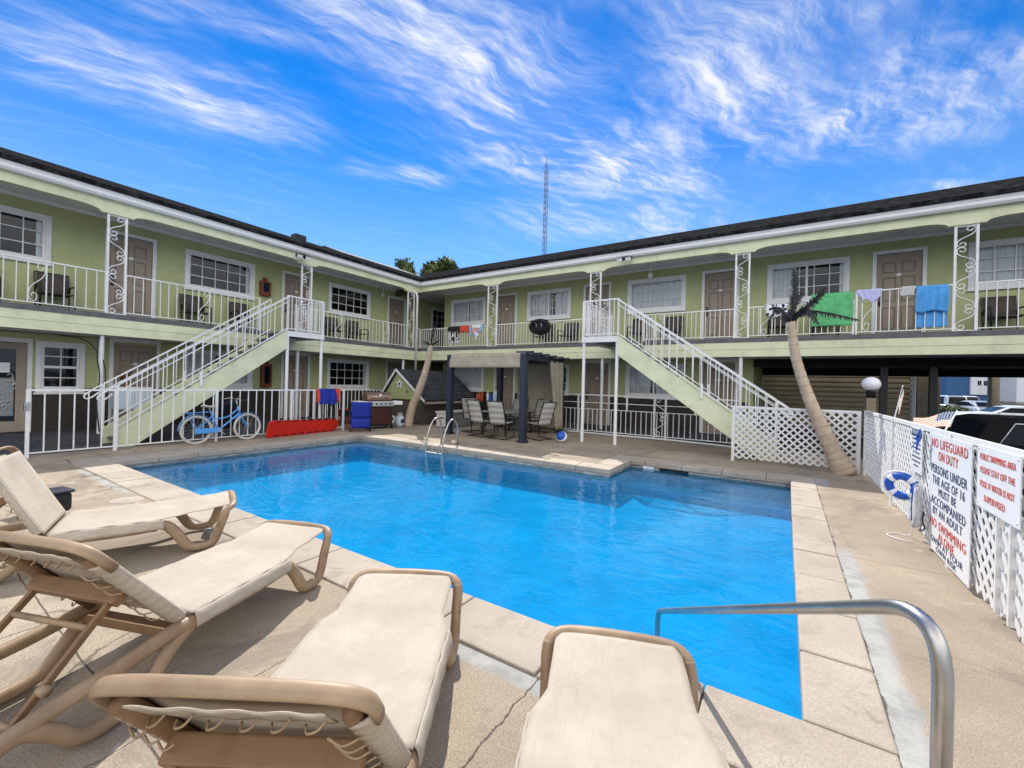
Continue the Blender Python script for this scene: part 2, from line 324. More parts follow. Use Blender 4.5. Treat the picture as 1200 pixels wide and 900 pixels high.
def flag_mat():
    m=bpy.data.materials.new('flag_cloth'); N,L=nodes_of(m); b=N['Principled BSDF']; t=NT(m.node_tree)
    tc=N.new('ShaderNodeTexCoord'); sx=N.new('ShaderNodeSeparateXYZ'); L.new(tc.outputs['UV'],sx.inputs[0]); U,V=sx.outputs[0],sx.outputs[1]
    s=t.math('MODULO',t.math('FLOOR',t.math('MULTIPLY',V,13.)),2.)
    c=t.mixc(s,(.55,.26,.17),(.74,.68,.58))
    can=t.math('MULTIPLY',t.math('LESS_THAN',U,.4),t.math('GREATER_THAN',V,.46))
    vo=N.new('ShaderNodeTexVoronoi'); vo.inputs['Scale'].default_value=16; vo.inputs['Randomness'].default_value=.2; L.new(tc.outputs['UV'],vo.inputs[0])
    star=t.math('LESS_THAN',vo.outputs['Distance'],.28)
    c=t.mixc(can,c,t.mixc(star,(.03,.06,.13),(.6,.62,.65)))
    L.new(c,b.inputs['Base Color']); b.inputs['Roughness'].default_value=.8
    return m
MT['flag']=flag_mat()

# ------------------------------------------------------------------ mesh builder
def V(*a): return Vector(a)
class MB:
    def __init__(s): s.v=[]; s.f=[]; s.uv=None
    def quad(s,a,b,c,d):
        i=len(s.v); s.v+= [tuple(a),tuple(b),tuple(c),tuple(d)]; s.f.append((i,i+1,i+2,i+3)); return s
    def box(s,x0,x1,y0,y1,z0,z1,mat=None):
        if x0>x1:x0,x1=x1,x0
        if y0>y1:y0,y1=y1,y0
        if z0>z1:z0,z1=z1,z0
        i=len(s.v); c=[(x0,y0,z0),(x1,y0,z0),(x1,y1,z0),(x0,y1,z0),(x0,y0,z1),(x1,y0,z1),(x1,y1,z1),(x0,y1,z1)]
        if mat is not None: c=[tuple(mat@Vector(p)) for p in c]
        s.v+=c; s.f+=[(i,i+3,i+2,i+1),(i+4,i+5,i+6,i+7),(i,i+1,i+5,i+4),(i+1,i+2,i+6,i+5),(i+2,i+3,i+7,i+6),(i+3,i,i+4,i+7)]; return s
    def bar(s,p,q,w,h=None,up=(0,0,1)):
        """rectangular bar from p to q, w wide, h tall"""
        h=h or w; p=Vector(p); q=Vector(q); d=(q-p).normalized(); u=Vector(up)
        if abs(d.dot(u))>.98: u=Vector((1,0,0)) if abs(d.x)<.9 else Vector((0,1,0))
        sd=d.cross(u).normalized(); u=sd.cross(d).normalized(); i=len(s.v)
        for o in (p,q):
            for a,b in ((-1,-1),(1,-1),(1,1),(-1,1)): s.v.append(tuple(o+sd*a*w/2+u*b*h/2))
        s.f+=[(i,i+3,i+2,i+1),(i+4,i+5,i+6,i+7)]+[(i+k,i+(k+1)%4,i+4+(k+1)%4,i+4+k) for k in range(4)]; return s
    def tube(s,pts,r,n=8,r2=None,closed=False,up=(0,0,1),cap=True):
        """swept ellipse: r along the side direction, r2 along up; r may be a list"""
        pts=[Vector(p) for p in pts]; m=len(pts); rs=r if isinstance(r,(list,tuple)) else [r]*m
        r2s=(r2 if isinstance(r2,(list,tuple)) else [r2]*m) if r2 is not None else rs
        base=len(s.v); u0=Vector(up)
        for k in range(m):
            a=pts[(k-1)%m] if (k>0 or closed) else pts[k]; b=pts[(k+1)%m] if (k<m-1 or closed) else pts[k]
            d=(b-a); d=d.normalized() if d.length>1e-9 else Vector((0,0,1))
            sd=d.cross(u0)
            if sd.length<1e-3: sd=d.cross(Vector((1,0,.01)))
            sd.normalize(); uu=sd.cross(d).normalized()
            if r2 is None: u0=uu
            for j in range(n):
                t=2*PI*j/n; s.v.append(tuple(pts[k]+sd*rs[k]*math.cos(t)+uu*r2s[k]*math.sin(t)))
        for k in range(m if closed else m-1):
            for j in range(n):
                a=base+k*n+j; b=base+k*n+(j+1)%n; c=base+((k+1)%m)*n+(j+1)%n; d=base+((k+1)%m)*n+j; s.f.append((a,b,c,d))
        if cap and not closed:
            s.f.append(tuple(base+j for j in range(n))[::-1]); s.f.append(tuple(base+(m-1)*n+j for j in range(n)))
        return s
    def cyl(s,p,q,r,r1=None,n=12): return s.tube([p,q],[r,r if r1 is None else r1],n)
    def lathe(s,prof,c=(0,0,0),n=20):
        b=len(s.v); c=Vector(c)
        for r,z in prof:
            for j in range(n): s.v.append((c.x+r*math.cos(2*PI*j/n),c.y+r*math.sin(2*PI*j/n),c.z+z))
        for k in range(len(prof)-1):
            for j in range(n): s.f.append((b+k*n+j,b+k*n+(j+1)%n,b+(k+1)*n+(j+1)%n,b+(k+1)*n+j))
        s.f.append(tuple(b+j for j in range(n))[::-1]); s.f.append(tuple(b+(len(prof)-1)*n+j for j in range(n))); return s
    def ball(s,c,r,n=14,sz=1):
        prof=[(max(1e-4,r*math.sin(PI*k/n)),-r*sz*math.cos(PI*k/n)) for k in range(n+1)]; return s.lathe(prof,c,n*2)
    def prism(s,poly,f,d0,d1):
        """poly: list of 2-D points; f(u,v,d)->3-D"""
        i=len(s.v); n=len(poly)
        s.v+=[tuple(f(u,v,d0)) for u,v in poly]+[tuple(f(u,v,d1)) for u,v in poly]
        s.f.append(tuple(range(i,i+n))[::-1]); s.f.append(tuple(range(i+n,i+2*n)))
        s.f+=[(i+k,i+(k+1)%n,i+n+(k+1)%n,i+n+k) for k in range(n)]; return s
    def grid(s,f,nu,nv):
        i=len(s.v)
        for a in range(nu+1):
            for b in range(nv+1): s.v.append(tuple(f(a/nu,b/nv)))
        if s.uv is None: s.uv={}
        for a in range(nu):
            for b in range(nv):
                q=(i+a*(nv+1)+b,i+(a+1)*(nv+1)+b,i+(a+1)*(nv+1)+b+1,i+a*(nv+1)+b+1); s.f.append(q)
        for a in range(nu+1):
            for b in range(nv+1): s.uv[i+a*(nv+1)+b]=(a/nu,b/nv)
        return s
    def build(s,name,mat,parent=None,smooth=False,bevel=0,solid=0,xf=None,fixn=True):
        me=bpy.data.meshes.new(name); vs=s.v if xf is None else [tuple(xf@Vector(p)) for p in s.v]
        me.from_pydata(vs,[],s.f)
        if fixn:
            import bmesh
            bm=bmesh.new(); bm.from_mesh(me); bmesh.ops.recalc_face_normals(bm,faces=bm.faces); bm.to_mesh(me); bm.free()
        if s.uv:
            l=me.uv_layers.new(name='UVMap')
            for lp in me.loops: l.data[lp.index].uv=s.uv.get(lp.vertex_index,(0,0))
        me.materials.append(MT[mat] if isinstance(mat,str) else mat)
        if smooth:
            for p in me.polygons: p.use_smooth=True
        o=bpy.data.objects.new(name,me); COL.objects.link(o)
        if parent is not None: o.parent=parent
        if solid: md=o.modifiers.new('solid','SOLIDIFY'); md.thickness=solid; md.offset=0
        if bevel: md=o.modifiers.new('bevel','BEVEL'); md.width=bevel; md.segments=2; md.limit_method='ANGLE'; md.angle_limit=R(40)
        return o
def tag(o,label,cat,group=None):
    o['label']=label; o['category']=cat
    if group: o['group']=group
    return o
def thing(name,label,cat,loc=(0,0,0),rz=0,group=None):
    o=bpy.data.objects.new(name,None); o.empty_display_size=.1; COL.objects.link(o); o.location=loc; o.rotation_euler=(0,0,rz)
    return tag(o,label,cat,group)
def struct(o,kind='structure'): o['kind']=kind; return o
def dup(o,parent=None,loc=None,rz=None,label=None):
    c=o.copy(); COL.objects.link(c)
    if parent is not None: c.parent=parent
    if loc is not None: c.location=loc
    if rz is not None: c.rotation_euler=(0,0,rz)
    if label: c['label']=label
    for ch in list(o.children): dup(ch,c)
    return c
def smoothpath(pts,n=5,closed=False):
    """Catmull-Rom"""
    P=[Vector(p) for p in pts]; out=[]; m=len(P)
    for k in range(m if closed else m-1):
        p0=P[(k-1)%m] if (k>0 or closed) else P[0]*2-P[1]; p1=P[k]; p2=P[(k+1)%m]; p3=P[(k+2)%m] if (k+2<m or closed) else P[-1]*2-P[-2]
        for j in range(n):
            t=j/n; out.append(.5*((2*p1)+(p2-p0)*t+(2*p0-5*p1+4*p2-p3)*t*t+(3*p1-p0-3*p2+p3)*t**3))
    if not closed: out.append(P[-1])
    return out
def fillet(pts,rad,n=5):
    """polyline with rounded corners"""
    P=[Vector(p) for p in pts]; out=[P[0]]
    for k in range(1,len(P)-1):
        a,b,c=P[k-1],P[k],P[k+1]; r=rad[k] if isinstance(rad,(list,tuple)) else rad
        d1=min(r,(a-b).length*.49); d2=min(r,(c-b).length*.49); p=b+(a-b).normalized()*d1; q=b+(c-b).normalized()*d2
        for j in range(n+1):
            t=j/n; out.append(p*(1-t)**2+b*2*t*(1-t)+q*t*t)
    out.append(P[-1]); return out

# ------------------------------------------------------------------ setting: ground, deck, pool
XL,YB=-13.6,13.4            # balcony edges (left wing faces +X, right wing faces -Y)
WX,WY=-15.05,14.9           # wall planes
PZ=-.25                     # parking lot level
def rects(mb,cells,z0,z1):
    for x0,x1,y0,y1 in cells: mb.box(x0,x1,y0,y1,z0,z1)
    return mb
# parking lot / ground to the horizon (a ring of sheets round the pool terrace)
g=MB()
for x0,x1,y0,y1 in ((-900,-22,-900,900),(-22,900,-900,-8),(-22,900,21.6,900),(1.55,900,-8,21.6)):
    g.quad((x0,y0,PZ),(x1,y0,PZ),(x1,y1,PZ),(x0,y1,PZ))
struct(g.build('parking_lot','asphalt',fixn=False))
CW=.42   # coping width
px0,px1,py0,py1,jx,jy=-10.1,.13,2.47,7.75,-2.8,9.1
d=MB()
rects(d,[(-22,px0-CW,-8,21.6),(px0-CW,1.55,-8,py0-CW),(px1+CW-.1,1.55,py0-CW,21.6),(px0-CW,jx-CW,py1+CW,21.6),(jx-CW,px1+CW-.1,jy+CW,21.6)],PZ-.3,0)
struct(d.build('pool_deck','deck'))
c=MB()   # coping stones, each a bevelled slab with an open joint
def copestones(x0,x1,y0,y1,alongx,n):
    for k in range(n):
        j=.0035; zt=.016+random.uniform(-.004,.004); w_=random.uniform(-.006,.006); y0,y1,x0,x1=(y0+w_,y1,x0,x1) if alongx else (y0,y1,x0+w_,x1)
        if alongx:
            a=x0+(x1-x0)*k/n+j; b=x0+(x1-x0)*(k+1)/n-j; c.box(a,b,y0,y1,-.085,zt)
        else:
            a=y0+(y1-y0)*k/n+j; b=y0+(y1-y0)*(k+1)/n-j; c.box(x0,x1,a,b,-.085,zt)
copestones(px0-CW,px1+CW-.1,py0-CW,py0+.03,True,14)
copestones(px1-.03,px1+CW-.1,py0+.035,jy-.035,False,10)
copestones(jx-CW,px1+CW-.1,jy-.03,jy+CW,True,5)
copestones(jx-CW,jx+.03,py1+CW+.005,jy-.035,False,2)
copestones(px0-CW,jx+.03,py1-.03,py1+CW,True,11)
copestones(px0-CW,px0+.03,py0+.035,py1-.035,False,8)
struct(c.build('pool_coping','coping',bevel=.013))
DP=-.56
b=MB()
# basin: floor, walls (stone band on top), entry steps, bench
b.quad((px0,py0,DP),(px1,py0,DP),(px1,py1,DP-.0),(px0,py1,DP)); b.quad((jx,py1,DP),(px1,py1,DP),(px1,jy,DP),(jx,jy,DP))
ring=[(px0,py0),(px1,py0),(px1,jy),(jx,jy),(jx,py1),(px0,py1)]
for k in range(6):
    p,q=ring[k],ring[(k+1)%6]; b.quad((*p,DP),(*q,DP),(*q,-.2),(*p,-.2))
b.box(-1.25,px1-.004,py0+.004,3.9,DP,-.5); b.box(-1.0,px1-.004,py0+.004,3.5,-.5,-.38); b.box(-.75,px1-.004,py0+.004,3.1,-.38,-.27)
b.box(jx+.004,px1-.004,jy-.6,jy-.004,DP,-.42)
struct(b.build('swimming_pool','basin'))
w=MB()
for k in range(6):
    p,q=ring[k],ring[(k+1)%6]; w.quad((*p,-.22),(*q,-.22),(*q,-.07),(*p,-.07))
struct(w.build('pool_waterline_band','tile'))
WZ=-.13
w=MB()
w.quad((px0,py0,WZ),(px1,py0,WZ),(px1,py1,WZ),(px0,py1,WZ)); w.quad((jx,py1,WZ),(px1,py1,WZ),(px1,jy,WZ),(jx,jy,WZ))
struct(w.build('pool_water','water',fixn=False))
# painted walkway under the balconies, with flush dark strips towards the fence
f=MB(); rects(f,[(WX,-12.96,-6,WY+5.1),(-12.96,-1.0,YB-.1,WY)],.0,.15)
f.box(-12.95,-12.0,-6,3.0,.0,.004); f.box(-12.95,-12.0,3.0,8.4,.0,.005)
struct(f.build('walkway_slab','navyfloor'))
struct(MB().box(-1.0,14,YB+.0,21.6,.0,.004).build('carport_floor','asphalt'))

# ------------------------------------------------------------------ motel
B=thing('motel_building','two storey sage green motel around the pool with white balcony railings and dark shingle roof','motel',(-14,14,0))
def wb(mb,name,mat,root,**kw):
    M0=Matrix.Translation(root.location)@Matrix.Rotation(root.rotation_euler.z,4,'Z')
    return mb.build(name,mat,root,xf=M0.inverted(),**kw)
def wall(axis,pos,th,u0,u1,z0,z1,holes):
    """wall along u with rectangular holes (a,b,lo,hi)"""
    mb=MB(); hs=sorted(h for h in holes if h[3]>z0 and h[2]<z1 and h[1]>u0 and h[0]<u1)
    def bx(a,b,lo,hi):
        if b-a<1e-4 or hi-lo<1e-4: return
        if axis=='y': mb.box(pos-th,pos,a,b,lo,hi)
        else: mb.box(a,b,pos,pos+th,lo,hi)
    c0=u0
    for a,b,lo,hi in hs:
        bx(c0,a,z0,z1); bx(a,b,z0,lo); bx(a,b,hi,z1); c0=b
    bx(c0,u1,z0,z1); return mb
win_w=1.96; door_w=1.08
LW=[(-3.6,),( .54,),(5.22,),(9.92,)]                       # left windows: near edge (Y)
upL=[('w',-4.1),('d',-1.2),('w',.54),('d',3.46),('w',5.22),('d',8.1),('w',9.92),('d',12.82),('w',15.6)]
loL=[('w',-4.1),('n',2.29),('d',3.60),('w',5.22),('d',8.14),('w',9.93),('d',12.82)]
upR=[('w',-13.1),('d',-10.58),('w',-9.0),('d',-6.52),('w',-4.83),('d',-2.38),('w',-.56),('d',1.88),('w',3.7),('d',6.3),('w',8.2)]
loR=[('w',-13.1),('d',-10.58),('w',-9.0),('d',-6.46),('w',-4.83),('d',-2.36)]
def holes(lst,z):
    out=[]
    for k,u in lst:
        if k=='w': out.append((u+.05,u+win_w-.05,z+1.22,z+2.29))
        elif k=='n': out.append((u+.05,u+.80,z+1.04,z+2.18))
        else: out.append((u+.05,u+door_w-.05,z-.02,z+2.33))
    return out
Z1,Z2=.15,3.02
hl=holes(loL,0.05); hl.append((1.2,2.24,.15,2.34))
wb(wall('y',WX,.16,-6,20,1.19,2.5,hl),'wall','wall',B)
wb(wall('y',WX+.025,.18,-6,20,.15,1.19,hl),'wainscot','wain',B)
wb(wall('y',WX,.16,-6,20,3.02,5.72,holes(upL,Z2)),'wall','wall',B)
hr=holes(loR,0.05)
wb(wall('x',WY,.16,-13.53,-1.0,1.19,2.5,hr),'wall','wall',B)
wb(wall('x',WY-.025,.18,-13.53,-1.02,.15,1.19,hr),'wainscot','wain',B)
wb(wall('x',WY,.16,-13.53,13.9,3.02,5.72,holes(upR,Z2)),'wall','wall',B)
for a_ in ((-1.0,-.86,WY,20.9,0,2.5),(-13.53,-13.37,WY+.16,20.9,.15,5.7),(13.75,13.9,WY+.16,20.9,3.02,5.9),(-21.25,-15.21,-6,-5.85,0,5.9)): wb(MB().box(*a_),'end_wall','wall',B)
wb(MB().box(-21.4,-21.25,-6,21,0,5.9).box(-21.25,13.9,20.9,21.05,3.02,5.9).box(-21.25,-1,20.9,21.05,0,2.5).box(-15.05,-13.53,19.6,19.8,0,5.7),'rear_wall','wall',B)
wb(MB().box(-17.62,-17.5,-5.8,20,.15,2.5).box(-17.62,-17.5,-5.8,20,3.02,5.7).box(-13.3,-1.05,17.5,17.6,.15,2.5).box(-13.3,13.7,17.5,17.6,3.02,5.7),'room_partition','room',B)
# floor slab of the upper storey with its fascia boards
wb(MB().box(-21.4,XL-.04,-6,21,2.52,2.98).box(XL-.04,13.9,YB+.04,21,2.52,2.98),'balcony_slab','ceil',B)
wb(MB().box(XL-.04,XL,-6,YB,2.5,2.7).box(XL-.04,XL+.008,-6,YB-.008,2.705,2.9).box(XL,13.9,YB,YB+.04,2.5,2.7).box(XL+.008,13.9,YB-.008,YB+.04,2.705,2.9),'fascia_board','cream',B)
wb(MB().box(-21.4,XL+.02,-6,YB-.02,2.9,3.02).box(-21.4,13.9,YB-.02,21,2.902,3.021),'balcony_deck','deckgray',B)
# balcony ceiling, wall-top moulding, beams with curved brackets
wb(MB().box(-15.05,XL-.02,-6,20,5.70,5.72).box(XL-.02,13.9,YB+.02,14.9,5.701,5.72),'balcony_ceiling','ceil',B)
wb(MB().box(WX,WX+.04,-6,19.6,5.62,5.70).box(-13.53,13.9,WY-.04,WY,5.62,5.70),'ceiling_moulding','trim',B)
def beam(ax,cols,u0,u1):
    zt,zb,zc=5.74,5.50,5.40; prof=[(u0,zt)]; prof.append((u0,zb))
    for c0,c1 in cols:
        for k in range(7):
            t=PI/2*k/6; prof.append((c0-.55+.42*math.sin(t),zb-(zb-zc)*(1-math.cos(t)))) 
        prof+= [(c0-.05,zc),(c1+.05,zc)]
        for k in range(7):
            t=PI/2*(6-k)/6; prof.append((c1+.55-.42*math.sin(t),zb-(zb-zc)*(1-math.cos(t))))
    prof+=[(u1,zb),(u1,zt)]
    mb=MB()
    if ax=='y': mb.prism(prof,lambda u,v,dd:(dd,u,v),XL-.14,XL)
    else: mb.prism(prof,lambda u,v,dd:(u,dd,v),YB,YB+.14)
    return mb
colsL=[(-1.75,-1.41),(3.19,3.52),(8.0,8.34),(12.72,13.08)]
colsR=[(-9.93,-9.50),(-5.64,-5.28),(-1.27,-.94),(3.13,3.48),(7.75,8.1)]
wb(beam('y',colsL,-6,YB),'beam','cream',B); wb(beam('x',colsR,XL,13.9),'beam','cream',B)
# dark cross beam at the inside corner
wb(MB().box(WX+.0,XL-.15,13.25,13.4,5.45,5.69),'corner_beam','sheddark',B)
# gutters (K profile)
gp=[(0,0),(.10,0),(.135,.05),(.135,.12),(.15,.14),(.15,.19),(0,.19)]
wb(MB().prism(gp,lambda u,v,dd:(XL+.005+u,dd,5.72+v),-6.1,YB-.155),'gutter','gutter',B)
wb(MB().prism(gp,lambda u,v,dd:(dd,YB-.005-u,5.72+v),XL+.005,14.0),'gutter','gutter',B)
# roofs
wb(MB().prism([(-13.40,5.90),(-13.40,6.0),(-17.5,7.48),(-21.65,5.96),(-21.65,5.90)],lambda u,v,dd:(u,dd,v),-6.2,21.5),'roof','shingle',B)
wb(MB().prism([(13.20,5.905),(13.20,6.005),(17.5,7.70),(21.6,5.965),(21.6,5.905)],lambda u,v,dd:(dd,u,v),-17.45,14.1),'roof','shingle',B)
rc=wb(MB().prism([(-14.7,6.0),(-14.7,6.55),(-15.9,7.0),(-17.3,6.6),(-17.3,6.0)],lambda u,v,dd:(u,dd,v),10.2,14.6),'roof_curb','roofdark',B)
wb(MB().box(-15.0,-14.7,8.35,8.75,6.3,6.72),'roof_vent','roofdark',B)
# downpipe at the inside corner
wb(MB().tube(fillet([(-13.72,13.02,5.72),(-13.72,13.02,5.62),(-13.5,13.12,5.3),(-13.5,13.12,2.05)],.08),.045,8),'downpipe','white',B,smooth=True)

# windows --------------------------------------------------------
def make_window(kind):
    """local frame: width along +x, outside face towards -y, origin at the lower outer corner of the trim"""
    wd,ht=(win_w,1.16) if kind!='n' else (.85,1.24)
    o=MB(); t=.1
    o.box(0,wd,-.035,.02,0,t).box(0,wd,-.035,.02,ht-t,ht).box(0,t,-.033,.02,t,ht-t).box(wd-t,wd,-.033,.02,t,ht-t)
    o.box(-.03,wd+.03,-.065,.0,-.045,-.001)
    w_=o.build('window','trim',None,bevel=.006)
    s=MB(); q=.045; a,b_=t,wd-t; lo,hi=t,ht-t
    s.box(a,b_,.0,.05,lo,lo+q).box(a,b_,.0,.05,hi-q,hi).box(a,a+q,.0,.05,lo+q,hi-q).box(b_-q,b_,.0,.05,lo+q,hi-q)
    if kind in('slide','part','left','gap'): s.box((a+b_)/2-.03,(a+b_)/2+.03,-.004,.05,lo+q,hi-q)
    if kind=='n': s.box(a+q,b_-q,-.004,.05,(lo+hi)/2-.03,(lo+hi)/2+.03)
    s.build('sash','trim',w_)
    nx,nz=(5,3) if kind!='n' else (2,4)
    m=MB()
    for i in range(1,nx): x=a+(b_-a)*i/nx; m.box(x-.011,x+.011,.01,.026,lo+q,hi-q)
    for i in range(1,nz): z=lo+(hi-lo)*i/nz; m.box(a+q,b_-q,.008,.028,z-.011,z+.011)
    m.build('muntin','trim',w_)
    MB().quad((a+q,.034,lo+q),(b_-q,.034,lo+q),(b_-q,.034,hi-q),(a+q,.034,hi-q)).build('pane','glass',w_,fixn=False)
    def cur(x0,x1):
        return MB().grid(lambda u,v:(x0+(x1-x0)*u,.065+.018*math.sin(u*(x1-x0)*55)+.008*math.sin(u*(x1-x0)*131),lo-.05+(hi-lo+.1)*v),max(12,int((x1-x0)*70)),2)
    if kind=='slide':
        cur(a+.02,(a+b_)/2-.1).build('curtain','curtain',w_,True,fixn=False); cur((a+b_)/2+.06,b_-.02).build('curtain','curtain',w_,True,fixn=False)
    elif kind=='closed':
        cur(a+.02,b_-.02).build('curtain','curtain',w_,True,fixn=False)
    elif kind=='left':
        cur(a+.02,a+.62).build('curtain','curtain',w_,True,fixn=False); cur(b_-.12,b_).build('curtain','curtain',w_,True,fixn=False)
    elif kind=='gap':
        cur(a+.02,a+.95).build('curtain','curtain',w_,True,fixn=False); cur(a+1.15,b_-.02).build('curtain','curtain',w_,True,fixn=False)
    elif kind=='part':
        cur(a,a+.3).build('curtain','curtain',w_,True,fixn=False); cur(b_-.16,b_).build('curtain','curtain',w_,True,fixn=False)
    elif kind=='open':
        cur(b_-.14,b_).build('curtain','curtain',w_,True,fixn=False)
    return w_
def make_door(glazed=False):
    t=.085; wd,ht=door_w,2.37
    f=MB(); f.box(0,t,-.03,.03,0,ht-t).box(wd-t,wd,-.03,.03,0,ht-t).box(0,wd,-.033,.03,ht-t,ht)
    leaf=MB(); a,b_=t+.006,wd-t-.006; hi=ht-t-.006
    # stiles and rails around six recessed panels
    xs=[a,a+.12,(a+b_)/2-.05,(a+b_)/2+.05,b_-.12,b_]; zs=[.02,.25,.85,1.0,1.65,1.76,2.05,hi]
    leaf.box(xs[0],xs[1],.02,.06,zs[0],hi).box(xs[2],xs[3],.02,.06,zs[0],hi).box(xs[4],xs[5],.02,.06,zs[0],hi)
    for (xa,xb) in ((xs[1],xs[2]),(xs[3],xs[4])):
        for za,zb in ((zs[0],zs[1]),(zs[2],zs[3]),(zs[4],zs[5]),(zs[6],zs[7])): leaf.box(xa,xb,.02,.06,za,zb)
        for za,zb in ((zs[1],zs[2]),(zs[3],zs[4]),(zs[5],zs[6])): leaf.box(xa+.035,xb-.035,.026,.05,za+.035,zb-.035)
    dr=leaf.build('door','door',None,bevel=.004)
    f.build('door_frame','trim',dr,bevel=.005)
    p=MB()
    for (xa,xb) in ((xs[1],xs[2]),(xs[3],xs[4])):
        for za,zb in ((zs[1],zs[2]),(zs[3],zs[4]),(zs[5],zs[6])): p.box(xa-.002,xb+.002,.04,.055,za-.002,zb+.002)
    p.build('panel_recess','doorin',dr)
    h=MB(); h.ball((a+.07,-.03,1.0),.03,8); h.cyl((a+.07,-.03,1.0),(a+.07,.03,1.0),.014); h.box(a+.045,a+.095,.005,.02,.9,1.2)
    h.build('door_lock','brass',dr,True)
    MB().lathe([(.001,0),(.045,0),(.045,.008),(.001,.008)],(0,0,0),16).build('number_plate','paper',dr,xf=Matrix.Translation(((a+b_)/2,.018,1.71))@Matrix.Rotation(R(90),4,'X')@Matrix.Diagonal((1.15,.8,1,1)))
    MB().box(a+.02,b_-.02,-.02,.03,.0,.018).build('threshold','steel',dr)
    return dr
protoW={k:make_window(k) for k in ('slide','part','open','grid','n','closed','left','gap')}; protoD=make_door(); used=set()
def place(proto,key,x,y,z,rz):
    o=proto if key not in used else dup(proto)
    used.add(key); o.parent=B; o.location=Vector((x,y,z))-B.location; o.rotation_euler=(0,0,rz); return o
kl={('u',.54):'open',('u',5.22):'open',('u',9.92):'grid',('u',15.6):'grid',('u',-4.1):'part',('l',-4.1):'part',('l',5.22):'slide',('l',9.93):'open'}
for lv,lst,z in (('u',upL,Z2),('l',loL,.05)):
    for k,u in lst:
        if k=='d': place(protoD,'d',WX,u,z if lv=='u' else .152,PI/2)
        elif k=='n': place(protoW['n'],'n',WX,u,1.09,PI/2)
        else: kk=kl.get((lv,u),'slide'); place(protoW[kk],kk,WX,u,z+1.17,PI/2)
kr={('u',-13.1):'slide',('u',-9.0):'gap',('u',-4.83):'closed',('u',-.56):'left',('u',3.7):'gap',('l',-9.0):'grid',('l',-13.1):'closed'}
for lv,lst,z in (('u',upR,Z2),('l',loR,.05)):
    for k,u in lst:
        if k=='d': place(protoD,'d',u,WY,z if lv=='u' else .152,0)
        else: kk=kr.get((lv,u),'slide'); place(protoW[kk],kk,u,WY,z+1.17,0)
# glazed office door at the far left with a notice and lace panel
gd=MB(); a,b_=1.28,2.16
gd.box(WX-.06,WX-.02,a,a+.13,.17,2.25).box(WX-.06,WX-.02,b_-.17,b_,.17,2.25).box(WX-.06,WX-.02,a+.13,b_-.17,.17,.42).box(WX-.06,WX-.02,a+.13,b_-.17,2.1,2.25)
gdo=wb(gd,'glazed_door','door',B,bevel=.005)
def wbs(mb,name,mat,part,**kw): return mb.build(name,mat,part,xf=Matrix.Translation(B.location).inverted(),**kw)
wbs(MB().box(WX-.02,WX+.03,1.2,1.28,.152,2.34).box(WX-.02,WX+.03,2.16,2.24,.152,2.34).box(WX-.02,WX+.032,1.2,2.24,2.26,2.36),'door_frame','trim',gdo)
wbs(MB().quad((WX-.04,a+.13,.42),(WX-.04,b_-.17,.42),(WX-.04,b_-.17,2.1),(WX-.04,a+.13,2.1)),'pane','glass',gdo,fixn=False)
wbs(MB().box(WX-.035,WX-.03,1.66,1.9,1.55,1.78),'notice','paper',gdo)
lc=MB()
for k in range(26):
    yy=a+.2+random.random()*.5; zz=.65+random.random()*.75; lc.tube([(WX-.03,yy,zz),(WX-.03,yy+.05,zz+.06),(WX-.03,yy+.03,zz+.14),(WX-.03,yy-.04,zz+.1)],.012,5)
lc.box(WX-.075,WX-.07,a+.14,b_-.19,.55,1.42)
wbs(lc,'lace_panel','greycloth',gdo)

# ornamental columns, railings --------------------------------------------------------
def scroll(w,h,flip=False,n=40,turns=2.35):
    """Euler-spiral S scroll fitted into w x h (2-D points around the centre)"""
    L=math.sqrt(turns*PI); pts=[]; x=y=0; ds=L/n; s=0
    half=[(0,0)]
    for k in range(n):
        th=(s+ds/2)**2; x+=math.cos(th)*ds; y+=math.sin(th)*ds; s+=ds; half.append((x,y))
    P2=[(-a,-b) for a,b in half[::-1]]+half[1:]
    ang=R(28); P2=[(a*math.cos(ang)-b*math.sin(ang),a*math.sin(ang)+b*math.cos(ang)) for a,b in P2]
    mx=max(abs(a) for a,b in P2); my=max(abs(b) for a,b in P2)
    return [((-1 if flip else 1)*a/mx*w/2,b/my*h/2) for a,b in P2]
def scroll_panel(mb,p0,dirv,w,z0,z1,units,rad=.009):
    h=(z1-z0)/units; p0=Vector(p0); dv=Vector(dirv)
    for k in range(units):
        pts=scroll(w*.98,h*.98,k%2==1)
        mb.tube([p0+dv*(w/2+a)+Vector((0,0,z0+h*(k+.5)+b)) for a,b in pts][::2],rad,5)
def column(ax,u0,u1):
    o=MB(); pos=XL+(-.05) if ax=='y' else YB+.05
    P=(lambda u,z:(pos,u,z)) if ax=='y' else (lambda u,z:(u,pos,z))
    for u in (u0,u1): o.bar(P(u,3.0),P(u,5.42),.045)
    for z in (3.03,5.38): o.bar(P(u0,z),P(u1,z),.03)
    c_=wb(o,'ornamental_column','white',B)
    s=MB(); scroll_panel(s,P(u0+.022,0),(0,1,0) if ax=='y' else (1,0,0),(u1-u0)-.044,3.05,5.37,5,.0115)
    wbs(s,'scrollwork','white',c_)
for a,b_ in colsL: column('y',a,b_)
for a,b_ in colsR: column('x',a,b_)
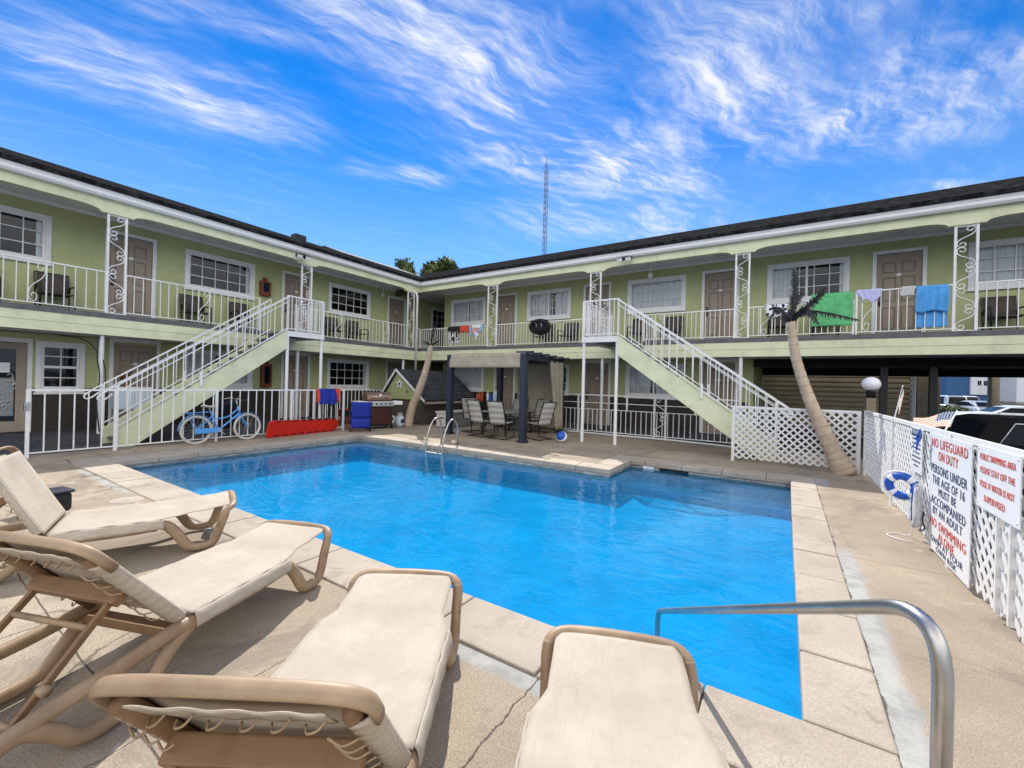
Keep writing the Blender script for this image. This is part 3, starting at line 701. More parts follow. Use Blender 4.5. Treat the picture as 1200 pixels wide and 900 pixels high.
def railing(p,q,z0,z1,sp,root=None,posts=True,panels=(),pick=.016,name='railing',botoff=.06):
    """pickets between two rails; panels: distances of scroll panels along the run"""
    p=Vector((*p,0)); q=Vector((*q,0)); L=(q-p).length; dv=(q-p).normalized(); o=MB(); root=root or B
    A=lambda s,z:p+dv*s+Vector((0,0,z))
    o.bar(A(0,z1),A(L,z1),.036,.03); o.bar(A(0,z0+botoff),A(L,z0+botoff),.026,.022)
    n=max(1,round(L/sp))
    for k in range(n+1):
        s=L*k/n
        if any(abs(s-c-.135)<.125 for c in panels): continue
        o.bar(A(s,z0+botoff),A(s,z1),pick)
    for c in panels:
        for e in (c,c+.27): o.bar(A(e,z0+botoff),A(e,z1),.022)
    if posts:
        for s in (0.01,L-.01): o.bar(A(s,z0),A(s,z1+.01),.04)
    r=wb(o,name,'white',root)
    if panels:
        s=MB()
        for c in panels: scroll_panel(s,A(c+.01,0),dv,.25,z0+botoff+.02,z1-.02,1,.009)
        M0=Matrix.Translation(root.location)@Matrix.Rotation(root.rotation_euler.z,4,'Z')
        s.build('scrollwork','white',r,xf=M0.inverted())
    return r
xr=XL-.05; yr=YB+.05
railing((xr,-5.9),(xr,-1.75),3.02,4.0,.18,panels=(2,)); railing((xr,-1.41),(xr,3.19),3.02,4.0,.18,panels=(3.35,)); railing((xr,3.52),(xr,6.68),3.02,4.0,.18,panels=(1.55,))
railing((xr,7.8),(xr,8.0),3.02,4.0,.1,posts=False); railing((xr,8.34),(xr,12.72),3.02,3.95,.16,panels=(.95,3.1)); railing((xr,13.08),(xr+.0,YB+.04),3.02,3.9,.12,posts=False)
railing((xr+.04,yr),(-9.93,yr),3.02,3.85,.125,panels=(1.75,)); railing((-9.5,yr),(-5.64,yr),3.02,3.85,.125); railing((-5.28,yr),(-4.86,yr),3.02,3.85,.125)
railing((-3.82,yr),(-1.27,yr),3.02,3.85,.125,panels=(.35,)); railing((-.94,yr),(1.36,yr),3.02,3.87,.13,panels=(.3,)); railing((1.4,yr),(3.13,yr),3.02,4.08,.16,panels=(.12,))
railing((3.48,yr),(7.75,yr),3.02,4.08,.16,panels=(1.9,)); railing((8.1,yr),(13.7,yr),3.02,4.08,.16)
# ground-floor posts carrying the balcony
for x,y in ((-13.72,3.14),(-13.72,7.96),(-13.72,12.6),(-5.18,YB+.1),(-1.1,YB+.1)):
    wb(MB().lathe([(.05,0),(.05,2.5)],(x,y,.0 if x>-13 else 0),12),'balcony_post','white',B,smooth=False)
wb(MB().tube(smoothpath([(-13.64,3.08,2.48),(-13.64,3.05,2.0),(-13.64,3.1,1.5),(-13.64,3.06,.9),(-13.64,3.12,.2)],4),.014,6).tube(smoothpath([(-14.6,2.6,2.47),(-14.2,2.9,2.4),(-13.8,3.02,2.2),(-13.66,3.2,1.7),(-13.65,3.18,.4)],4),.012,6),'cable_run','cable',B,smooth=True)
# carport posts, beams and back wall
for a_ in ((2.1,2.25,14.85,15.0,0,2.5),(3.06,3.2,14.85,15.0,0,2.5),(6.9,7.1,14.85,15.05,0,2.5),(8.6,8.8,20.4,20.6,.004,2.5),(12.5,12.7,14.85,15.05,0,2.5)): wb(MB().box(*a_),'carport_post','black',B)
wb(MB().box(-.86,13.9,14.8,15.1,2.28,2.5).box(-.86,13.9,20.4,20.7,2.2,2.5),'carport_beam','blackmatte',B)
# floodlights and ceiling lamps
def flood(x,y,z,rz):
    o=MB(); T=Matrix.Translation((x,y,z))@Matrix.Rotation(rz,4,'Z')
    for s in (-.14,.14): o.box(s-.1,s+.1,-.16,-.06,-.06,.06,T@Matrix.Rotation(R(25),4,'X'))
    o.box(-.1,.1,-.08,.0,-.05,.05,T)
    f_=wb(o,'floodlight','black',B,bevel=.01)
    l=MB()
    for s in (-.14,.14): l.box(s-.085,s+.085,-.175,-.161,-.05,.05,T@Matrix.Rotation(R(25),4,'X'))
    wbs(l,'lens','bulb',f_)
flood(XL+.16,7.85,5.6,PI/2); flood(-4.4,YB-.16,5.66,0)
for x,y in ((-14.4,4.2),(-14.4,8.3),(-1.8,14.2),(2.3,14.2),(-6,14.2)):
    wb(MB().lathe([(.02,.06),(.12,.06),(.13,.03),(.10,.0),(.02,-.01)],(x,y,5.64),14),'ceiling_lamp','greycloth',B,smooth=True)
for x,y,rz in ((WX+.0,12.45,PI/2),(-3.9,WY-.55,0)):
    o=MB(); o.ball((x+.12 if rz else x,y,5.32),.09,8); o.cyl((x+.12 if rz else x,y,5.4),(x+.12 if rz else x,y,5.7),.02); wb(o,'bulkhead_lamp','bulb',B,smooth=True)
for (y,z,h) in ((7.5,4.36,.62),(7.6,1.25,1.0)):
    o=MB(); o.box(WX,WX+.14,y-.17,y+.17,z,z+h*.8); o.box(WX,WX+.1,y-.06,y+.06,z+h*.8,z+h)
    e=wb(o,'extinguisher_cabinet','extbox',B,bevel=.02)
    wbs(MB().box(WX+.14,WX+.146,y-.09,y+.09,z+.12,z+h*.7),'cabinet_glass','carglass',e)

# ------------------------------------------------------------------ staircases
def staircase(label,origin,rz,mirror,zt=2.93,run=3.66,wid=.92,land=1.12,landdepth=1.5):
    """local: +x climbs towards the landing; y=0 is the courtyard side, y=wid the building side (mirrored when mirror=-1)"""
    t=thing('staircase',label,'staircase',origin,rz,'staircases to the balcony')
    my=mirror
    sl=zt/run
    def strg(y):
        y0,y1=sorted((my*y,my*(y+.05)))
        poly=[(0,0),(.30,0),(run,zt-.50),(run,zt),(run-.05,zt),(0,.36*1.0)]
        return MB().prism(poly,lambda u,v,dd:(u,dd,v),y0,y1)
    strg(0).build('stringer','cream',t,bevel=.004); strg(wid-.05).build('stringer','cream',t,bevel=.004)
    n=15
    for k in range(n):
        z=.16+(zt-.2)*k/(n-1) if n>1 else 0; x=run*(k+.35)/n; y0,y1=sorted((my*.052,my*(wid-.052)))
        MB().box(x-.02,x+.26,y0,y1,z-.045,z).build('tread','deckgray',t)
    y0,y1=sorted((0,my*(wid+landdepth-.92)))
    MB().box(run+.002,run+land,y0,y1,zt-.06,zt).build('landing','deckgray',t)
    ya,yb=sorted((-my*.02,my*.03)); 
    MB().box(run+.0,run+land+.02,ya,yb,zt-.14,zt+.01).box(run+land-.02,run+land+.021,min(my*.03,my*(wid+landdepth-.92)),max(my*.03,my*(wid+landdepth-.92)),zt-.138,zt+.008).build('landing_edge','trim',t)
    for x in (run+.03,run+land-.03): MB().lathe([(.045,0),(.045,zt-.06)],(x,my*.05,0),10).build('support_post','white',t)
    def hand(y):
        o=MB(); y=my*y
        zb=lambda x:.36+.06+(zt-.36)*x/run; h=.93
        for dz,w in ((h,.034),(.035,.026)): o.bar((.02,y,zb(.02)+dz),(run,y,zb(run)+dz),w)
        o.bar((.02,y,zb(.02)+.78),(run-.02,y,zb(run)+.78),.02)
        k=int(run/.19)
        for i in range(k+1):
            x=.02+(run-.02)*i/k; o.bar((x,y,zb(x)+.03),(x,y,zb(x)+h),.018)
        # curled end and newel
        p=[(0.02,y,zb(0)+h),(-.12,y,zb(0)+h-.09),(-.25,y,zb(0)+h-.2),(-.31,y,zb(0)+h-.27),(-.28,y,zb(0)+h-.33),(-.2,y,zb(0)+h-.31),(-.08,y,zb(0)+h-.2)]
        o.tube(smoothpath(p,4),.018,6)
        o.bar((.0,y,0),(.0,y,zb(0)+h),.045)
        x=run*.42; o.bar((x,y,zb(x)-.16),(x,y,zb(x)+.2),.05)
        return o
    hh=hand(-.03).build('handrail','white',t); hand(wid+.02).build('handrail','white',t)
    # landing guard: front and far end
    def guard(p,q,panel=None):
        o=MB(); p=Vector(p); q=Vector(q); L=(q-p).length; dv=(q-p).normalized()
        for z,w in ((1.02,.036),(.08,.026)): o.bar(p+Vector((0,0,z)),q+Vector((0,0,z)),w)
        k=max(2,round(L/.125))
        for i in range(k+1):
            s=L*i/k; wv=.04 if i in (0,k) else .017
            if panel and abs(s-panel-.13)<.12: continue
            a=p+dv*s; o.bar(a+Vector((0,0,.0 if wv>.02 else .08)),a+Vector((0,0,1.02)),wv)
        g_=o.build('landing_guard','white',t)
        if panel:
            for e in (panel,panel+.27): pass
            s=MB(); scroll_panel(s,p,dv,.27,.1,1.0,2,.009); s.build('scrollwork','white',g_,xf=Matrix.Translation(dv*panel))
    e=.02*my
    guard((run,e,zt),(run+land,e,zt),.3); guard((run+land-.02,e+.06*my,zt),(run+land-.02,my*(wid+landdepth-.95),zt))
    return t
# left: climbs along +Y in front of the left wing; local x=+Y, building side is -X  => rz=90deg, local +y=-X
staircase('white railed pale green staircase behind the blue bicycle, against the left wing',(-12.05,3.02,0),PI/2,1,landdepth=1.5)
# right: climbs towards -X; local x=-X => rz=180deg, local y -> -Y ; building side is +Y => mirror -1
staircase('white railed pale green staircase in front of the right wing, its foot behind white lattice',(-.18,11.1,0),PI,-1,run=3.66,land=1.02,landdepth=2.28)

# ------------------------------------------------------------------ fences
def picket_fence(name,label,pts,z0,z1,sp,extra=(),posts=(),group=None,mat='white',rails=()):
    t=thing(name,label,'fence',(*pts[0],0),0,group); off=Vector((*pts[0],0))
    for i in range(len(pts)-1):
        p=Vector((*pts[i],0))-off; q=Vector((*pts[i+1],0))-off; L=(q-p).length; dv=(q-p).normalized(); o=MB()
        for z,w in ((z1,.036),(z0,.026)): o.bar(p+Vector((0,0,z)),q+Vector((0,0,z)),w)
        for z in rails: o.bar(p+Vector((0,0,z)),q+Vector((0,0,z)),.022)
        n=round(L/sp)
        for k in range(n+1):
            a=p+dv*(L*k/n); o.bar(a+Vector((0,0,z0)),a+Vector((0,0,z1 if not rails else min(rails))),.02)
        o.build('picket_panel',mat,t)
    for (x,y,za,zb) in posts:
        MB().box(-.025,.025,-.025,.025,za,zb).build('post',mat,t,xf=Matrix.Translation(Vector((x,y,0))-off))
    return t
pf=picket_fence('picket_fence','long white metal picket fence in front of the left staircase and bicycle',[(-11.63,1.7),(-11.63,8.25)],.09,1.25,.2,
    posts=[(-11.63,1.69,0,1.27),(-11.63,2.9,0,1.27),(-11.63,4.75,0,1.26),(-11.63,6.6,0,1.26),(-11.63,8.27,0,1.26)])
la=MB().box(-.03,.05,-.06,.02,.88,1.02); la.cyl((.06,-.02,.95),(.1,-.02,.95),.03); la.build('gate_latch','chrome',pf)
picket_fence('picket_fence','white metal picket fence along the left walkway behind the blue camp chair and grill',[(-13.55,8.5),(-13.55,11.6)],.1,1.2,.16,posts=[(-13.55,8.5,0,1.22),(-13.55,11.6,0,1.22)])
rf=picket_fence('picket_fence','low white railing with two top rails along the walkway behind the right staircase',[(-6.45,13.15),(-1.05,13.15)],.1,1.28,.16,rails=(1.03,.82),
    posts=[(-6.45,13.15,0,1.3),(-5.85,13.15,0,1.3),(-4.2,13.15,.8,1.3),(-3.35,13.15,0,1.3),(-3.02,13.15,0,1.3),(-2.2,13.15,.8,1.3),(-1.05,13.15,0,1.3)])
s=MB(); scroll_panel(s,(3.12,0,0),(1,0,0),.3,.12,1.26,2,.011); s.build('scrollwork','white',rf)
tag(MB().tube(smoothpath([(-6.3,12.98,.05),(-4.8,12.9,.05),(-3.3,12.95,.05),(-2.2,12.85,.05),(-1.2,12.6,.06)],6),.03,8).build('drain_pipe','pipe',None,True),'white plastic pipe lying along the foot of the low white railing','pipe')

def lattice(name,label,p,q,z0,z1,pitch=.142,sw=.036,posts=3):
    t=thing(name,label,'lattice fence',(*p,0)); P0=Vector((*p,0)); Q0=Vector((*q,0)); L=(Q0-P0).length; dv=(Q0-P0).normalized(); nrm=Vector((-dv.y,dv.x,0)); H=z1-z0
    o=MB()
    for sgn,dep in ((1,.0045),(-1,-.0045)):
        c=-H if sgn>0 else 0
        while c<(L if sgn>0 else L+H):
            # line u = c + v (sgn>0)  or u = c - v
            pts=[]
            for v in (0,H):
                pts.append((c+sgn*v,v))
            (u0,v0),(u1,v1)=pts
            def clip(u0,v0,u1,v1):
                if u0>u1: u0,v0,u1,v1=u1,v1,u0,v0
                if u1<=0 or u0>=L: return None
                if u0<0: v0+=(v1-v0)*(0-u0)/(u1-u0); u0=0
                if u1>L: v1=v0+(v1-v0)*(L-u0)/(u1-u0); u1=L
                return u0,v0,u1,v1
            r=clip(u0,v0,u1,v1)
            if r and (r[2]-r[0])>.02:
                a=dv*r[0]+nrm*dep+Vector((0,0,z0+r[1])); b=dv*r[2]+nrm*dep+Vector((0,0,z0+r[3]))
                o.bar(a,b,.008,sw,up=nrm.cross(b-a)) 
            c+=pitch
    o.build('lattice_panel','lattice',t)
    r=MB(); r.bar(Vector((0,0,z1)),dv*L+Vector((0,0,z1)),.035,.05); r.build('top_rail','lattice',t)
    for k in range(posts):
        a=dv*(.02+(L-.04)*k/(posts-1)); MB().bar(a-nrm*0+Vector((0,0,0)),a+Vector((0,0,z1+.02)),.06).build('post','lattice',t)
    return t
lattice('lattice_fence','white diagonal lattice fence across the deck behind the curved palm trunk',(-1.0,10.64),(1.22,10.64),.07,1.2,posts=2)
lf=lattice('lattice_fence','long white lattice fence along the right side carrying the pool signs',(1.3,10.62),(1.3,-2.2),.05,1.22,posts=6)
# scalloped tops and uprights seen on the near panels
o=MB()
for k in range(7): o.box(-.03,.03,-(6.2+.22*k)-.012,-(6.2+.22*k)+.012,.06,.8)
o.build('upright','lattice',lf)

# ------------------------------------------------------------------ writing
def text_mesh(body,height,width=None,bold=.008,depth=.0008):
    cu=bpy.data.curves.new('t','FONT'); cu.body=body; cu.align_x='CENTER'; cu.align_y='CENTER'; cu.size=1; cu.offset=bold; cu.extrude=depth; cu.resolution_u=3; cu.space_character=1.12
    ob=bpy.data.objects.new('t',cu); COL.objects.link(ob); dg=bpy.context.evaluated_depsgraph_get(); me=bpy.data.meshes.new_from_object(ob.evaluated_get(dg))
    bpy.data.objects.remove(ob); bpy.data.curves.remove(cu)
    xs=[v.co.x for v in me.vertices]; ys=[v.co.y for v in me.vertices]; w=max(xs)-min(xs); h=max(ys)-min(ys); mx=(max(xs)+min(xs))/2; my=(max(ys)+min(ys))/2
    sy=height/h; sx=(width/w) if width else sy
    for v in me.vertices: v.co.x=(v.co.x-mx)*sx; v.co.y=(v.co.y-my)*sy; v.co.z*=1
    return me
def sign(name,label,yl,yr_,z0,z1,lines,x=1.265,rim=None):
    """board on the pool side of the right lattice; lines: (text, z, height, width, material, y-shift)"""
    yc=(yl+yr_)/2; t=thing(name,label,'sign',(x,yc,z0)); w=yl-yr_
    MB().box(-.004,.004,-w/2,w/2,0,z1-z0).build('board','signw',t,bevel=.002)
    Mx=Matrix(((0,0,-1),(-1,0,0),(0,1,0))).to_4x4()   # text x -> -Y, text y -> Z, normal -> -X
    for (tx,z,h,wd,mt,dy) in lines:
        me=text_mesh(tx,h,wd,-.006 if h<.06 else .0); me.transform(Matrix.Translation((-.0065,dy,z-z0))@Mx); me.materials.append(MT[mt])
        ob=bpy.data.objects.new('lettering',me); COL.objects.link(ob); ob.parent=t
    for sy in (-1,1):
        for zz in (.03,z1-z0-.03): MB().lathe([(.001,0),(.008,0),(.006,.004),(.001,.005)],(0,0,0),8).build('screw','steel',t,xf=Matrix.Translation((-.004,sy*(w/2-.03),zz))@Matrix.Rotation(-PI/2,4,'Y'))
    return t
b0=.04;h0=1.16
zz=lambda f:1.2-f*h0
S1=[('NO LIFEGUARD',zz(.075),.088,1.02,'red',0),('ON DUTY',zz(.175),.088,.56,'red',0),('PERSONS UNDER',zz(.295),.084,1.02,'navy',0),('THE AGE OF 16',zz(.39),.08,.92,'navy',0),('MUST BE',zz(.475),.075,.5,'navy',0),
    ('ACCOMPANIED',zz(.565),.08,.98,'navy',0),('BY AN ADULT',zz(.65),.075,.84,'navy',0),('NO SWIMMING',zz(.755),.085,1.02,'red',0),('ALONE',zz(.84),.08,.46,'red',0),('SWIM AT YOUR',zz(.9),.058,.9,'navy',0),('OWN RISK',zz(.958),.05,.58,'navy',0)]
sign('pool_sign','tall white sign lettered in red and navy that begins with NO LIFEGUARD ON DUTY',6.06,4.88,b0,1.2,S1)
S2=[('PUBLIC SWIMMING AREA',1.135,.048,.6,'red',0),('PLEASE STAY OFF THE',1.035,.048,.58,'red',0),('POOL IF WATER IS NOT',.93,.048,.58,'red',0),('SUPERVISED',.83,.048,.36,'red',.03)]
sign('pool_sign','smaller white sign with four red lines hung on lattice right of the tall sign',4.76,4.03,.745,1.215,S2)
S3=[('POOL RULES',1.155,.045,.34,'signw',0)]+[(s_,1.075-.05*i,.018,w_,'navy',.0) for i,(s_,w_) in enumerate([('NO RUNNING OR DIVING',.36),('NO GLASS IN POOL AREA',.37),('SHOWER BEFORE SWIMMING',.36),('NO PETS ALLOWED',.28),('CHILDREN MUST BE WATCHED',.38),('POOL OPEN DAWN TO DUSK',.36),('GUESTS ONLY',.2)])]
t3=sign('rules_sign','small white rules sign with navy heading above the blue ring buoy',6.84,6.36,.7,1.2,S3)
MB().box(-.0055,-.003,-.225,.225,.405,.49).build('heading_band','navy',t3)

# ring buoy with rope, and the shepherd hook, bag and rope beside it
t=thing('ring_buoy','blue and white ring buoy hanging on the white lattice fence','ring buoy',(1.13,6.5,.54))
MM=Matrix.Rotation(R(66),4,'Z')@Matrix.Rotation(R(80),4,'Y')
ring=[(.115*math.cos(2*PI*k/48),.115*math.sin(2*PI*k/48),0) for k in range(48)]
MB().tube(ring,.043,12,closed=True).build('ring','ringblue',t,True,xf=MM)
for k in range(4):
    a0=PI/4+k*PI/2; arc=[(.115*math.cos(a0+e),.115*math.sin(a0+e),0) for e in [x*.042 for x in range(-5,6)]]
    MB().tube(arc,.046,12).build('band','ringwhite',t,True,xf=MM)
rp=[]
for k in range(48):
    a=2*PI*k/48; rr=.162+.018*abs(math.sin(2*a)); rp.append((rr*math.cos(a),rr*math.sin(a),.0))
MB().tube(rp,.008,6,closed=True).build('grab_rope','ringwhite',t,True,xf=MM)
tag(MB().tube(smoothpath([(1.16,6.42,.36),(1.19,6.32,.1),(1.17,6.4,.012),(1.06,6.42,.01),(.98,6.3,.01),(1.06,6.18,.01),(1.16,6.14,.012)],6),.0055,6).build('buoy_rope','ringwhite',None,True),'thin pale rope trailing from the ring buoy to the deck','rope')
t=thing('throw_bag','pale grey rope bag tied to the lattice beside the ring buoy','bag',(1.21,6.12,.2))
MB().grid(lambda u,v:(.04*math.cos(2*PI*u)*(1-.3*v)-.02,.085*math.sin(2*PI*u)*(1-.35*v),.42*v+.02*math.sin(9*u)),14,8).build('bag','greycloth',t,True,solid=.004)
MB().tube(smoothpath([(-.07,-.02,.05),(-.075,-.04,.25),(-.06,-.02,.42)],4),.006,6).build('strap','ringblue',t,True)
t=thing('rescue_hook','black wire loop and blue tied rope on the white lattice left of the tall sign','rescue hook',(1.22,6.13,.15))
MB().tube([(.0+.01*math.sin(k),.11*math.cos(2*PI*k/24),.11+.11*math.sin(2*PI*k/24)) for k in range(24)],.007,6,closed=True).build('wire_loop','black',t,True)
k_=MB()
for j in range(5): k_.tube(smoothpath([(-.02-.01*j,.02*j-.05,.98),(-.05,.02*j-.06,1.04-.02*j),(-.03,.03-.02*j,1.0+.02*j),(-.05,.0,.92-.02*j),(-.02,.02*j-.05,.98)],4),.0045,5)
k_.tube(smoothpath([(-.04,.0,.95),(-.05,.1,.9),(-.05,.22,.84)],4),.004,5).build('rope_knot','ringblue',t,True)

# ------------------------------------------------------------------ pool hardware
t=thing('pool_handrail','brushed steel pool handrail sloping from near deck into the water','handrail',(.28,1.21,0))
E_=Vector((-.98,1.76,.08)); B0=Vector((0,0,-.02)); T0=Vector((-.0,0,1.13))
dirv=(E_-Vector((-.0,0,1.17))); 
pth=fillet([B0,Vector((0,0,1.17)),E_,E_+Vector((0,0,-.75))],[0,.17,.07,0],9)
MB().tube(pth,.017,18).build('rail','chrome',t,True)
MB().lathe([(.02,.018),(.06,.018),(.055,.03),(.03,.045),(.0235,.06)],(0,0,0),20).build('escutcheon','chrome',t,True)
t=thing('pool_ladder','chrome two hooped pool ladder at the far back edge of the pool','pool ladder',(-7.15,7.75,0))
for sx in (-.27,.27):
    p=[(sx,.42,0),(sx,.42,.48),(sx,.3,.68),(sx,.1,.64),(sx,-.08,.3),(sx,-.14,-.1),(sx,-.14,-.9)]
    MB().tube(fillet(p,.14,6),.022,12).build('side_rail','chrome',t,True)
for z in (-.14,-.42,-.7): MB().box(-.27,.27,-.19,-.1,z-.02,z+.012).build('step','chrome',t,bevel=.008)
t=thing('skimmer','white pool skimmer opening with black grille in the back pool wall','skimmer',(-1.9,9.085,-.1))
MB().box(-.28,.28,-.006,.004,-.1,.035).build('mouth','blackmatte',t); MB().box(-.62,-.4,-.012,.0,-.09,.03).build('inlet_plate','trim',t)

# ------------------------------------------------------------------ loungers
def lounger(label,loc,rz,beta,seed):
    """a (local x): 0 = hinge, + = foot end; s (local y): lateral; built at true size"""
    rnd=random.Random(seed); W=.67; hw=W/2; Ls=1.2; Lb=.70; zs=.335
    t=thing('sun_lounger',label,'sun lounger',(loc[0],loc[1],0),rz,'beige sun loungers by the pool')
    zf=.365
    # lower frame: one moulded rail per side with the two trapezoid foot loops
    def rail(sy):
        y=sy*(hw-.012)
        pts=[(-.86,y,.17),(-.70,y,.235),(-.30,y,.262),(-.06,y,.285),(.25,y,.262),(.56,y,.266),(.70,y,.285),(.79,y,.20),(.86,y,.085),(.92,y,.047),(1.02,y,.046),(1.07,y,.085),(1.11,y,.2),(1.145,y,.30),(1.16,y,.35)]
        rs=[.024,.029,.031,.032,.031,.031,.032,.032,.031,.03,.03,.03,.029,.028,.026]; r2=[.025,.031,.035,.037,.033,.033,.039,.044,.041,.036,.036,.037,.038,.036,.028]
        P_=smoothpath(pts,4); n=len(P_); f=lambda a,i:a[min(len(a)-1,int(i/4))]*(1-(i%4)/4)+a[min(len(a)-1,int(i/4)+1)]*((i%4)/4)
        mb=MB().tube(P_,[f(rs,i) for i in range(n)],14,r2=[f(r2,i) for i in range(n)],up=(0,0,1))
        # rear foot loop
        lp=[(.02,y,.275),(-.10,y,.2),(-.2,y,.085),(-.27,y,.046),(-.42,y,.045),(-.5,y,.075),(-.58,y,.16),(-.68,y,.225),(-.8,y,.2)]
        P2=smoothpath(lp,4); mb.tube(P2,.029,12,r2=.035,up=(0,0,1))
        return mb
    for sy in (-1,1): rail(sy).build('side_rail','frame_br',t,True)
    # foot-end bow
    bow=fillet([(1.10,-hw+.012,.20),(1.155,-hw+.008,.345),(1.215,-hw+.06,zf+.01),(1.222,0,zf+.018),(1.215,hw-.06,zf+.01),(1.155,hw-.008,.345),(1.10,hw-.012,.20)],[0,.05,.09,.2,.09,.05,0],5)
    MB().tube(bow,.03,12,r2=.026).build('foot_bow','frame_br',t,True)
    # cross members and head bow of lower frame
    MB().tube([(-.86,-hw+.012,.17),(-.86,hw-.012,.17)],.026,10,r2=.028).build('head_cross_bar','frame_br',t,True)
    for x,z in ((-.04,.25),(.62,.25)): MB().box(x-.04,x+.04,-hw+.03,hw-.03,z-.022,z+.022).build('cross_member','frame_dk',t,bevel=.008)
    # seat sling, wrapped round the side rails
    def seat(u,v):
        a=.0+1.19*u; e=abs(2*v-1); s=(2*v-1)
        nar=1-.12*max(0,(u-.93)/.07)**2; yy=s*(hw+.004-.05*max(0,min(1,(u-.58)/.12)))*nar
        z=zs+(zf+.018-zs)*max(0,(u-.55)/.45)**1.3 - .016*(1-s*s)*math.sin(PI*min(1,u*1.05)) + .004*math.sin(u*23+seed)*(1-e)
        return (a,yy,z+.004*math.sin(seed+u*40+s*5)*e**8)
    sm=MB().grid(seat,40,18)
    for sy in (-1,1):
        def hem(u,v):
            a=.01+.70*u; 
            ang=PI/2*v*1.25
            return (a,sy*(hw+.004+.02*math.sin(min(ang,PI/2))+.002*math.sin(u*30)),zs-.002-.045*(1-math.cos(ang))-.012*v-.004*abs(math.sin(u*26+seed))*v)
        sm.grid(hem,30,5)
    sl_=sm.build('seat_sling','sling',t,True,solid=.006,fixn=False)
    # back rest
    cb_,sb_=math.cos(beta),math.sin(beta)
    def bk(q,s,off=0):    # q along the back, off = outward normal (behind/below)
        return (-.015-q*cb_-off*sb_*1.0, s, zs+.0+q*sb_-off*cb_)
    def bsl(u,v):
        q=.0+(Lb-.05)*u; s=2*v-1
        return bk(q,s*(hw-.012+.014*0),.018*(1-s*s)*math.sin(PI*(.15+.85*u)))
    bm_=MB().grid(bsl,24,16)
    for sy in (-1,1):
        def bh(u,v):
            q=.02+(Lb-.13)*u; an=PI*v*.9
            return bk(q,sy*(hw-.012+.03*math.sin(an)*.8-.05*v*v*(.6+.4*abs(math.sin(u*33)))),.03*(1-math.cos(an)))
        bm_.grid(bh,36,8)
    bs=bm_.build('back_sling','sling',t,True,solid=.006,fixn=False)
    # wide rounded head cap
    cap=fillet([bk(Lb-.17,-hw+.0,.02),bk(Lb-.03,-hw-.004,.022),bk(Lb+.012,-hw+.09,.022),bk(Lb+.018,0,.022),bk(Lb+.012,hw-.09,.022),bk(Lb-.03,hw+.004,.022),bk(Lb-.17,hw-.0,.02)],[0,.06,.1,.2,.1,.06,0],6)
    nv=Vector((-sb_,0,-cb_))
    MB().tube(cap,.012,12,r2=.023,up=tuple(nv)).build('head_cap','frame_br',t,True)
    # frame of the back under the sling
    for sy in (-1,1): MB().tube([bk(.0,sy*(hw-.05),.035),bk(Lb-.08,sy*(hw-.05),.035)],.022,8,r2=.026,up=tuple(nv)).build('back_rail','frame_dk',t,True)
    MB().bar(bk(.35,-hw+.06,.075),bk(.35,hw-.06,.075),.05,.075,up=tuple(nv)).build('prop_bracket','frame_dk',t,bevel=.008)
    # under flap with lacing
    fl=MB().grid(lambda u,v:bk(Lb-.03-.13*v,(2*u-1)*(hw-.1),.055-.015*v+.002*math.sin(u*25)),24,4); fl.build('under_flap','sling',t,True,solid=.005,fixn=False)
    lc=MB()
    for k in range(6):
        s=-.2+.08*k+rnd.uniform(-.01,.01); lc.tube(smoothpath([bk(Lb-.10,s-.02,.05),bk(Lb-.115,s,.068),bk(Lb-.135,s+.03,.07),bk(Lb-.15,s+.045,.05)],4),.0035,6)
    for sy in (-1,1):
        for k in range(7):
            q=.10+.07*k; lc.tube(smoothpath([bk(q,sy*(hw-.04),.066),bk(q+.012,sy*(hw-.075),.085),bk(q+.035,sy*(hw-.11),.075)],4),.0035,6)
    lc.build('lacing','frame_br',bs,True)
    # prop ladder down to the rails
    top=Vector(bk(.35,0,.09)); bot=Vector((-.66,0,.20))
    for sy in (-1,1):
        MB().bar((top.x,sy*.235,top.z),(bot.x,sy*.235,bot.z),.022,.03).build('prop_leg','frame_dk',t,bevel=.004)
        p=top.lerp(bot,.72); MB().cyl((p.x,sy*.25-.02,p.z),(p.x,sy*.25+.02,p.z),.022).build('knob','frame_br',t,True)
    for f_ in (.25,.97):
        p=top.lerp(bot,f_); MB().tube([(p.x,-.24 if f_<.9 else -hw+.0,p.z),(p.x,.24 if f_<.9 else hw-.0,p.z)],.014,8).build('prop_rung','frame_br',t,True)
    return t
lounger('sun lounger furthest left with its steep beige back raised, foot end beside the stained joint',(-5.1,.93),1.2,1.1,1)
lounger('side-on sun lounger second from left, its open prop ladder showing under the back',(-2.946,.864),1.933,.869,2)
lounger('sun lounger at bottom centre whose laced head cap points at the viewer',(-1.34,.877),2.127,.89,3)
lounger('sun lounger nearest the steel handrail, only its foot half in view',(-.234,.889),1.937,.651,4)

